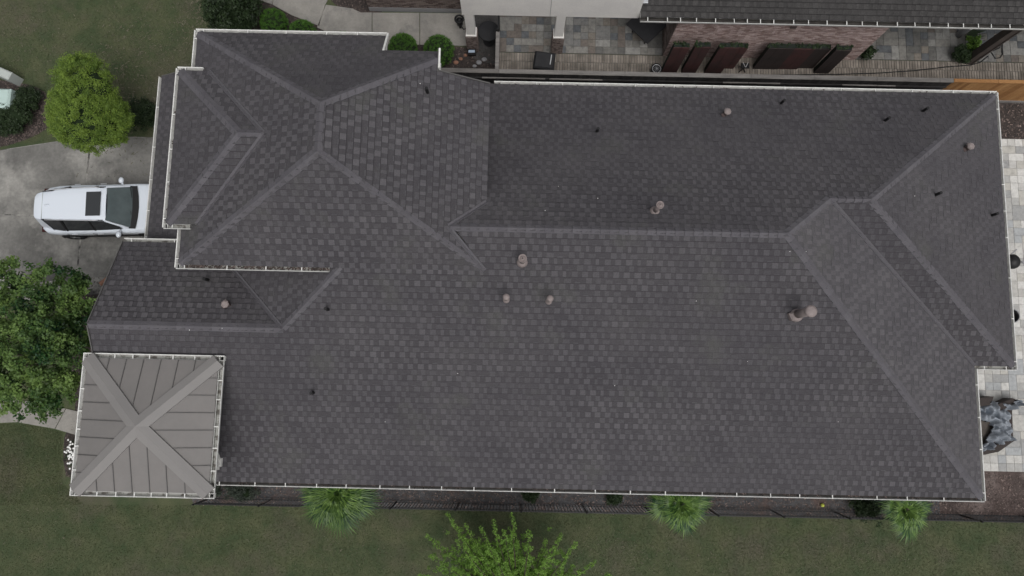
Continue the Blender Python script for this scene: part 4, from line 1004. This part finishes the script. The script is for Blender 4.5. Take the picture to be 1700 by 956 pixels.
# greenhouse: windows all round, white roof on top
RZ = 1.70
gh = [(.20, .78, 1.00), (3.42, .82, 1.02)]
rf = [(.34, .52, 1.60), (.9, .57, 1.68), (1.7, .61, 1.70), (2.45, .635, 1.685), (2.80, .63, 1.625)]
low = [(.16, .74, 1.0), (.9, .865, 1.04), (1.7, .87, 1.04), (2.45, .865, 1.03), (3.15, .84, 1.04)]
def strip(A, B, inset=0): 
    V = A+B; k = len(A); return V, [(i, i+1, k+i+1, k+i) for i in range(k-1)]
for s in (-1, 1):
    A = [(x, s*y, z) for x, y, z in [(.5, .80, 1.04)]+low[1:]]; B = [(x, s*y, z-.02) for x, y, z in rf]
    V, F = strip(A, B); cobj('side_window', MB().add((V, F if s < 0 else [f[::-1] for f in F])), M['glass'], None, True)
    for x in (1.15, 2.2):
        cobj('pillar', MB().add(bar((x-.1, s*.872, 1.04), (x, s*.625, 1.66), .07, .02, (0, s, .3))), M['black'])
    # front pillar and rear quarter panel
    cobj('front_pillar', MB().add(bar((2.76, s*.645, 1.62), (3.36, s*.82, 1.06), .06, .05)), M['carpaint'])
    cobj('quarter_panel', MB().add(([(.04, s*.66, 1.0), (.56, s*.84, 1.035), (.40, s*.54, 1.61), (.12, s*.46, 1.56)], [(0, 1, 2, 3)])), M['carpaint'])
    cobj('roof_rail', MB().add(tube([(.55, s*.56, 1.67), (.7, s*.575, 1.715), (2.35, s*.635, 1.72), (2.55, s*.635, 1.69)], .018, 6)), M['steel'], None, True)
    cobj('rail_groove', MB().add(bar((.4, s*.535, 1.64), (2.72, s*.632, 1.665), .03, .012)), M['black'])
    mz = cobj('mirror', MB().add(blob((3.02, s*1.06, 1.10), (.10, .13, .085), 10)).add(bar((3.06, s*.86, 1.02), (3.04, s*1.0, 1.08), .07, .04)), M['carpaint'], None, True)
    for x in (1.25, 2.25):
        cobj('door_handle', MB().add(bbox((x, s*.985, .93), (.22, .035, .03), .01)), M['steel'])
    for x in (1.0, 1.98, 2.92): cobj('door_seam', MB().add(box((x, s*.972, .68), (.012, .012, .6))), M['black'])
    cobj('sill_cladding', MB().add(box((2.4, s*.915, .27), (2.4, .05, .16))), M['black'])
    cobj('tail_light', MB().add(bbox((.06, s*.72, .90), (.16, .26, .12), .03)), M['tail'])
    for x in (.92, 3.85):
        arch = MB().add(tube([(x+.42*math.cos(a), s*.955, .36+.42*math.sin(a)) for a in np.linspace(-.1, math.pi+.1, 12)], .035, 6)); cobj('wheel_arch', arch, M['black'], None, True)
        c = np.array([x, s*.875, .36])
        prof = [(.20, -.11), (.33, -.115), (.36, -.08), (.36, .08), (.33, .115), (.20, .11)]
        Vt = []; nn = 20
        for r_, yy in prof:
            for k in range(nn): a = 2*math.pi*k/nn; Vt.append((c[0]+r_*math.cos(a), c[1]+yy, c[2]+r_*math.sin(a)))
        Ft = [(i*nn+k, i*nn+(k+1) % nn, ((i+1) % 6)*nn+(k+1) % nn, ((i+1) % 6)*nn+k) for i in range(6) for k in range(nn)]
        wh = obj('wheel', MB().add((Vt, Ft)), M['rubber'], car, True, origin=c)
        rm = MB()
        for k in range(5):
            a = 2*math.pi*k/5; d = np.array([math.cos(a), 0, math.sin(a)]); rm.add(bar(c+[0, s*.10, 0], c+d*.25+[0, s*.085, 0], .06, .03, (0, 1, 0)))
        rm.add(tube([c+[.24*math.cos(a), s*.09, .24*math.sin(a)] for a in np.linspace(0, 6.283, 17)], .018, 5, False))
        obj('rim', rm, M['rim'], wh)
# rear window, roof, windshield
V = [(.08, -.60, 1.06), (.08, .60, 1.06), (.28, .46, 1.56), (.28, -.46, 1.56)]; cobj('rear_window', MB().add((V, [(0, 3, 2, 1)])), M['glass'])
V = []; 
for x, y, z in [(.06, .40, 1.545), (.14, .47, 1.575)]+rf:
    for f, dz in ((-1.02, -.03), (-.9, 0), (-.5, .015), (0, .022), (.5, .015), (.9, 0), (1.02, -.03)): V.append((x, y*f, z+dz))
F = [(i*7+k, (i+1)*7+k, (i+1)*7+k+1, i*7+k+1) for i in range(len(rf)+1) for k in range(6)]
cobj('roof', MB().add((V, F)), M['carpaint'], None, True)
V = []
for x, w_, z in ((2.79, .61, 1.632), (3.0, .67, 1.46), (3.25, .74, 1.24), (3.44, .79, 1.075)):
    for f in (-1, -.5, 0, .5, 1): V.append((x+.06*(1-f*f)*(1 if x > 2.7 else .5), w_*f, z+.0))
F = [(i*5+k, (i+1)*5+k, (i+1)*5+k+1, i*5+k+1) for i in range(3) for k in range(4)]
cobj('windshield', MB().add((V, F)), M['windshield'], None, True)
V = []
for x, w_, z in ((3.38, .83, 1.085), (3.62, .84, 1.055)):
    for f in (-1, -.5, 0, .5, 1): V.append((x+.10*(1-f*f), w_*f, z))
cobj('cowl', MB().add((V, [(k, 5+k, 6+k, k+1) for k in range(4)])), M['black'])
for y0_ in (-.3, .35): cobj('wiper', MB().add(tube([(3.46, y0_, 1.10), (3.40, y0_+.45, 1.13)], .012, 4)), M['black'])
cobj('sunroof', MB().add(bbox((2.36, 0, 1.716), (.54, .92, .012), .004)), M['glass'])
cobj('roof_seam', MB().add(box((.40, 0, 1.628), (.014, 1.0, .012))), M['palegrey'])
cobj('antenna_fin', MB().add(bbox((.62, 0, 1.69), (.16, .05, .06), .02)), M['carpaint'])
cobj('rear_bumper', MB().add(bbox((.0, 0, .48), (.14, 1.5, .3), .05)), M['black'])


# ---------------------------------------------------------------- UTILITY BOXES (left edge)
b = at(-7, 163, .8); u1 = thing('utility_box', 'pale green rounded utility cabinet in the mulch bed at the left edge', 'utility box', (b[0], b[1], 0))
obj('cabinet', MB().add(bbox((b[0], b[1], .4), (1.05, .85, .8), .07)), M['pale'], u1); obj('plinth', MB().add(box((b[0], b[1], .03), (1.25, 1.05, .06))), M['potgrey'], u1)
b = at(-6, 116, .7); u2 = thing('utility_pedestal', 'pale grey tilted utility box on the lawn above the green cabinet', 'utility box', (b[0], b[1], 0))
obj('cabinet', MB().add(bbox((b[0], b[1], .35), (1.2, .34, .7), .04, -.4)), M['palegrey'], u2)

# ---------------------------------------------------------------- THINGS IN THE SIDE YARD
# hose reel
b = at(763, 36, .5); hr = thing('hose_reel', 'black garden hose reel on the walk left of the first porch column', 'hose reel', (b[0], b[1], 0))
obj('reel', MB().add(tube([(b[0]+.16*math.cos(a), b[1]+.16*math.sin(a), .72+.0*a) for a in np.linspace(0, 6.28, 18)], .045, 6)).add(lathe((b[0], b[1], .35), [(.13, 0), (.13, .3), (.05, .38)], 12)), M['black'], hr, True)
obj('hose', MB().add(tube([(b[0]+.02, b[1]-.15, .6), (b[0]+.18, b[1]-.33, .5), (b[0]+.36, b[1]-.2, .5), (b[0]+.38, b[1]+.02, .55), (b[0]+.2, b[1]+.05, .6)], .025, 6)), M['black'], hr, True)
obj('post', MB().add(box((b[0], b[1], .2), (.08, .08, .4))), M['black'], hr)
# round black table beside the gate
b = at(811, 51, .9); rt_ = thing('round_table', 'round black patio table beside the side gate', 'table', (b[0], b[1], 0))
obj('tabletop', MB().add(lathe((b[0], b[1], .86), [(.42, 0), (.43, .02), (.41, .045), (.01, .05)], 28)), M['blacksoft'], rt_)
obj('leg', MB().add(tube([(b[0], b[1], .0), (b[0], b[1], .86)], .05, 8)), M['black'], rt_); obj('foot', MB().add(lathe((b[0], b[1], 0.04), [(.25, 0), (.25, .03), (.05, .05)], 16)), M['black'], rt_)
# grill with cover
b = at(904, 100, 1.05); g = thing('barbecue_grill', 'black covered barbecue grill with a silver handle by the long fence', 'grill', (b[0], b[1], 0)); az = -.12
obj('cabinet', MB().add(bbox((b[0], b[1], .48), (.72, .60, .84), .02, az)), M['black'], g)
obj('lid', MB().add(bbox((b[0], b[1], .99), (.82, .70, .2), .06, az)), M['blacksoft'], g)
obj('handle', MB().add(bar((b[0]+.22, b[1]-.2, 1.12), (b[0]+.27, b[1]+.2, 1.12), .035, .03)), M['steel'], g)
obj('side_shelf', MB().add(bbox((b[0]-.40, b[1]+.03, .98), (.06, .46, .05), .01, az)), M['black'], g)
# solar stake light and stones
b = at(783, 85, .35); sl = thing('solar_light', 'small solar stake light with a pale panel in the bed below the first column', 'garden light', (b[0], b[1], 0))
obj('panel', MB().add(bbox((b[0], b[1], .35), (.26, .11, .03), .01, .05)), M['solar'], sl); obj('stake', MB().add(tube([(b[0], b[1], 0), (b[0], b[1], .34)], .02, 6)).add(box((b[0], b[1], .27), (.34, .26, .1))), M['black'], sl)
for i, (px, py) in enumerate(((765, 98), (773, 92), (757, 104), (795, 104), (804, 99), (788, 110))):
    b = at(px, py); r0 = random.uniform(.07, .13)
    o = obj('garden_stone', MB().add(blob((b[0], b[1], .03), (r0, r0*.8, .05), 9)), M['terracotta'] if i < 3 else M['potgrey'], None, True)
    tag(o, ['reddish stone in the bed, largest beside the clipped bush', 'small reddish stone left of the solar light', 'reddish stone closest to the fence cap', 'grey stone right of the solar light', 'grey stone close to the short side fence', 'grey stone below the solar light'][i], 'stone', 'stones in the side bed')
# square dark table under porch
b = at(1078, 40, .75); tt = thing('patio_table', 'square dark patio table set cornerwise under the porch beam', 'table', (b[0], b[1], 0)); az = .80
obj('tabletop', MB().add(bbox((b[0], b[1]+.1, .74), (1.45, 1.2, .05), .01, az)), M['blacksoft'], tt)
for a, c in ((.45, .35), (-.45, .35), (.45, -.35), (-.45, -.35)):
    obj('leg', MB().add(box((b[0]+a*math.cos(az)-c*math.sin(az), b[1]+.1+a*math.sin(az)+c*math.cos(az), .36), (.05, .05, .72))), M['black'], tt)
# red-brown panels in front of the brick wall: upright boxes with dark green edging
pan = [((1097, 121), (1122, 121), 75, 'narrow red-brown upright panel beside the bicycle wheel, leftmost of the row'),
       ((1130, 121), (1154, 120), 74, 'narrow red-brown panel second from the left with a rounded foot'),
       ((1168, 120), (1196, 123), 75, 'red-brown panel third from the left by the brick wall'),
       ((1196, 114), (1217, 113), 75, 'shorter red-brown panel joined to the third one'),
       ((1249, 113), (1290, 116), 76, 'wide red-brown panel right of the dark gap in the row'),
       ((1290, 114), (1322, 115), 77, 'red-brown panel in the middle of the wide group'),
       ((1322, 113), (1348, 113), 77, 'red-brown panel second from the right of the row'),
       ((1349, 119), (1374, 124), 79, 'rightmost red-brown upright panel, standing forward of its neighbours')]
for (a, b2, ytop, lb) in pan:
    p0, p1 = at(*a), at(*b2); y = (p0[1]+p1[1])/2
    hh = 0
    for z in np.arange(.5, 3, .02):
        if proj(((p0[0]+p1[0])/2, y, z))[1] < ytop+3: hh = z; break
    hh = float(hh); root = thing('privacy_screen', lb, 'screen', ((p0[0]+p1[0])/2, y, 0), 'red-brown screens by the brick wall'); dd = .16; cx = (p0[0]+p1[0])/2; ww = p1[0]-p0[0]
    obj('panel_core', MB().add(box((cx, y+dd/2, hh/2), (ww-.02, dd, hh))), M['darkpanel'], root)
    k = 2 if ww < .8 else 3
    for i in range(k): obj('front_board', MB().add(bbox((p0[0]+(i+.5)*ww/k, y-.012, hh/2-.01), (ww/k-.008, .03, hh-.05), .004)), M['redpanel'] if a[0] < 1240 or a[0] == 1290 else M['brownpanel'], root)
    V, t = leaves([(random.uniform(p0[0], p1[0]), y+dd*random.random(), hh+.01) for _ in range(10)], 16, .07, .07); fast('ivy', V, 4, M['leaf_dark'], root, t, ORG[root])
# bicycle wheel (leaning wheel)
b = at(1090, 114, .33); bw = thing('bicycle_wheel', 'spoked wheel lying by the leftmost red-brown panel', 'wheel', (b[0], b[1], 0))
wc = np.array([b[0], b[1], .33])
obj('tyre', MB().add(tube([wc+[.2*math.cos(a), .2*math.sin(a), .02*math.sin(a)] for a in np.linspace(0, 6.283, 25)], .022, 6, False)), M['rubber'], bw, True)
obj('rim', MB().add(tube([wc+[.17*math.cos(a), .17*math.sin(a), .015] for a in np.linspace(0, 6.283, 25)], .010, 5, False)), M['steel'], bw, True)
mb = MB()
for k in range(12): a = k*math.pi/6; mb.add(bar(wc, wc+[.17*math.cos(a), .17*math.sin(a), .01], .005, .005))
obj('spokes', mb, M['steel'], bw); obj('hub', MB().add(lathe(wc-[0, 0, .03], [(.03, 0), (.03, .07)], 10)), M['rim'], bw)
obj('stand', MB().add(lathe((wc[0], wc[1], .0), [(.2, 0), (.19, .25)], 16)), M['black'], bw)
# dark bicycle frame between panels: a folded stool
b = at(1238, 108, .5); fs = thing('folding_stool', 'dark folding stool with pale crossed straps in the gap between red-brown panels', 'stool', (b[0], b[1], 0))
obj('seat', MB().add(bbox((b[0], b[1], .45), (.34, .22, .05), .02)), M['black'], fs)
for s in (-1, 1): obj('leg', MB().add(bar((b[0]-.15*s, b[1]-.1, 0), (b[0]+.15*s, b[1]+.08, .45), .03, .03)), M['black'], fs); obj('strap', MB().add(bar((b[0]+.01*s, b[1]-.08, .49), (b[0]+.1*s, b[1]+.12, .49), .02, .01)), M['steel'], fs)
# black cable along the side path
pts = [at(x, y, .06) for x, y in ((1240, 125), (1330, 124), (1400, 123), (1460, 121), (1520, 117), (1570, 111), (1612, 108), (1628, 103), (1640, 93))]
o = obj('cable', MB().add(tube(pts, .022, 5)), M['black'], None, True); tag(o, 'long black cable lying on the brick side path', 'cable')
pts = [at(x, y, z) for x, y, z in ((1648, 84, .3), (1658, 80, .2), (1664, 73, .1), (1664, 90, .06), (1660, 96, .06), (1652, 97, .06), (1646, 87, .06))]
o = obj('hose', MB().add(tube(pts, .024, 5)), M['black'], None, True); tag(o, 'curled black hose right of the brown porch post', 'hose')
# tall planter with spiky plant
b = at(1604, 50); pt = at(1611, 43, .8); pl_ = thing('tall_planter', 'grey cylindrical planter with a white rim by the porch gutter', 'planter', (b[0], pt[1], 0))
V, F = lathe((pt[0], pt[1], 0), [(.13, .02), (.15, .6), (.155, .78), (.165, .80), (.135, .80), (.125, .70)], 20); obj('pot', MB().add((V, F[:-1])), M['potgrey'], pl_, True)
obj('rim', MB().add(tube([(pt[0]+.15*math.cos(a), pt[1]+.15*math.sin(a), .81) for a in np.linspace(0, 6.283, 21)], .015, 6, False)), M['gutter'], pl_, True)
obj('soil', MB().add(lathe((pt[0], pt[1], .66), [(.12, 0), (.12, .02)], 14)), M['mulch'], pl_)
b = at(1612, 58, .3); sp_ = thing('spiky_plant', 'dark spiky plant fanning out right of the grey planter', 'plant', (b[0], b[1], 0))
for k in range(16):
    a = random.uniform(-.5, 1.4); l_ = random.uniform(.4, .85); p = np.array([b[0]-.1, b[1], .1]); d = np.array([math.cos(a), math.sin(a), .45]); s = np.cross(d, (0, 0, 1)); s /= np.linalg.norm(s)
    obj('leaf_blade', MB().add(([p-s*.025, p+s*.025, p+d*l_*.5+s*.03, p+d*l_*.5-s*.03, p+d*l_-[0, 0, .08]], [(0, 1, 2, 3), (3, 2, 4)]), random.random()*.6), M['leaf_dark'], sp_)

# ---------------------------------------------------------------- THINGS ON THE EAST PATIO
b = at(1681, 434, .7); kg = thing('kettle_grill', 'round black kettle barbecue with grey handles at the right roof edge', 'grill', (b[0], b[1], 0))
obj('bowl', MB().add(lathe((b[0], b[1], .45), [(.08, 0), (.24, .08), (.29, .22), (.28, .30), (.18, .42), (.01, .46)], 24)), M['black'], kg, True)
for k in range(3): a = k*2.094+.5; obj('leg', MB().add(tube([(b[0]+.15*math.cos(a), b[1]+.15*math.sin(a), .5), (b[0]+.3*math.cos(a), b[1]+.3*math.sin(a), 0)], .016, 6)), M['steel'], kg)
obj('handle', MB().add(bbox((b[0]+.36, b[1]-.02, .78), (.14, .1, .04), .01, .3)), M['potgrey'], kg); obj('handle', MB().add(bar((b[0]-.1, b[1]+.26, .8), (b[0]+.12, b[1]+.46, .8), .04, .03)), M['potgrey'], kg)
b = at(1681, 524, .5); kp = thing('black_planter', 'round black tub with grey rim below the kettle barbecue at the roof edge', 'planter', (b[0], b[1], 0))
V, F = lathe((b[0], b[1], 0), [(.2, .02), (.25, .45), (.27, .5), (.24, .5), (.22, .32)], 24); obj('tub', MB().add((V, F[:-1])), M['black'], kp, True); obj('rim', MB().add(tube([(b[0]+.26*math.cos(a), b[1]+.26*math.sin(a), .505) for a in np.linspace(0, 6.283, 25)], .018, 6, False)), M['potgrey'], kp, True)
obj('soil', MB().add(lathe((b[0], b[1], .3), [(.22, 0), (.22, .03)], 20)), M['mulch'], kp)
# brown sofa and the tarp over it
c0, c1 = at(1595, 665, .4), at(1678, 752, .4)
so = thing('outdoor_sofa', 'dark brown wicker outdoor sofa mostly hidden by the crumpled cover', 'sofa', ((c0[0]+c1[0])/2, (c0[1]+c1[1])/2, 0))
def poly_part(name, pts, z0, z1, m, parent): return obj(name, MB().add(prism([tuple(at(x, y, z1)[:2]) for x, y in pts], z0, z1)), m, parent)
poly_part('back_frame', [(1600, 665), (1650, 658), (1645, 672), (1600, 680)], .04, .62, M['brownframe'], so)
poly_part('front_frame', [(1628, 756), (1658, 750), (1685, 731), (1683, 727), (1650, 740), (1628, 752)], .04, .42, M['brownframe'], so)
poly_part('side_frame', [(1655, 672), (1682, 661), (1688, 664), (1662, 684)], .04, .55, M['brownframe'], so)
poly_part('cushion', [(1600, 696), (1648, 700), (1646, 716), (1632, 745), (1600, 745)], .1, .36, M['cushion'], so)
poly_part('seat_base', [(1600, 672), (1680, 672), (1682, 728), (1635, 750), (1600, 750)], .04, .3, M['brownframe'], so)
outl = [(1600, 682), (1640, 673), (1650, 660), (1661, 668), (1678, 672), (1690, 662), (1706, 666), (1708, 672), (1690, 678), (1679, 684), (1681, 705), (1684, 730), (1660, 742), (1628, 756), (1630, 742), (1644, 722), (1650, 708), (1640, 700), (1620, 696), (1600, 694)]
op = [tuple(at(x, y, .6)[:2]) for x, y in outl]; xs2 = [p[0] for p in op]; ys2 = [p[1] for p in op]; N1 = 90
gx, gy = np.meshgrid(np.linspace(min(xs2), max(xs2), N1), np.linspace(min(ys2), max(ys2), N1)); fx, fy2 = gx.ravel(), gy.ravel()
zz = np.array([.50+.62*abs(mn.noise((a*1.1+b_*.6, b_*3.2+a*1.8, 0)))-.62*abs(mn.noise((a*1.9+b_*2.6, b_*1.8-a*3.1, 3)))+.10*abs(mn.noise((a*6, b_*9, 5))) for a, b_ in zip(fx, fy2)])
ins = inpoly(fx, fy2, op); V = list(zip(fx, fy2, zz)); F = []
for i in range(N1-1):
    for j in range(N1-1):
        q = (i*N1+j, i*N1+j+1, (i+1)*N1+j+1, (i+1)*N1+j)
        if all(ins[k] for k in q): F.append(q)
used = sorted({k for f in F for k in f}); ix = {k: i for i, k in enumerate(used)}
o = obj('furniture_cover', MB().add(([V[k] for k in used], [tuple(ix[k] for k in f) for f in F])), M['tarp'], None, True); tag(o, 'crumpled blue grey cover thrown over the brown outdoor sofa', 'cover')
md = o.modifiers.new('s', 'SOLIDIFY'); md.thickness = .01

# small loose things
b = at(1364, 838); o = obj('ball', MB().add(blob((b[0], b[1], .08), (.07, .07, .07), 14)), M['ball'], None, True); tag(o, 'yellow green ball in the mulch bed between the middle and right palms', 'ball')
for (px, py, s_, lb) in ((172, 467, .2, 'broken terracotta pot in the bed beside the lower roof rake'),):
    b = at(px, py, .15); o = obj('terracotta_pot', MB().add(bbox((b[0], b[1], .1), (.36, .16, .18), .03, .7)), M['terracotta'], None); tag(o, lb, 'pot')
# fallen leaves on the upper soil
S.render.engine = 'CYCLES'
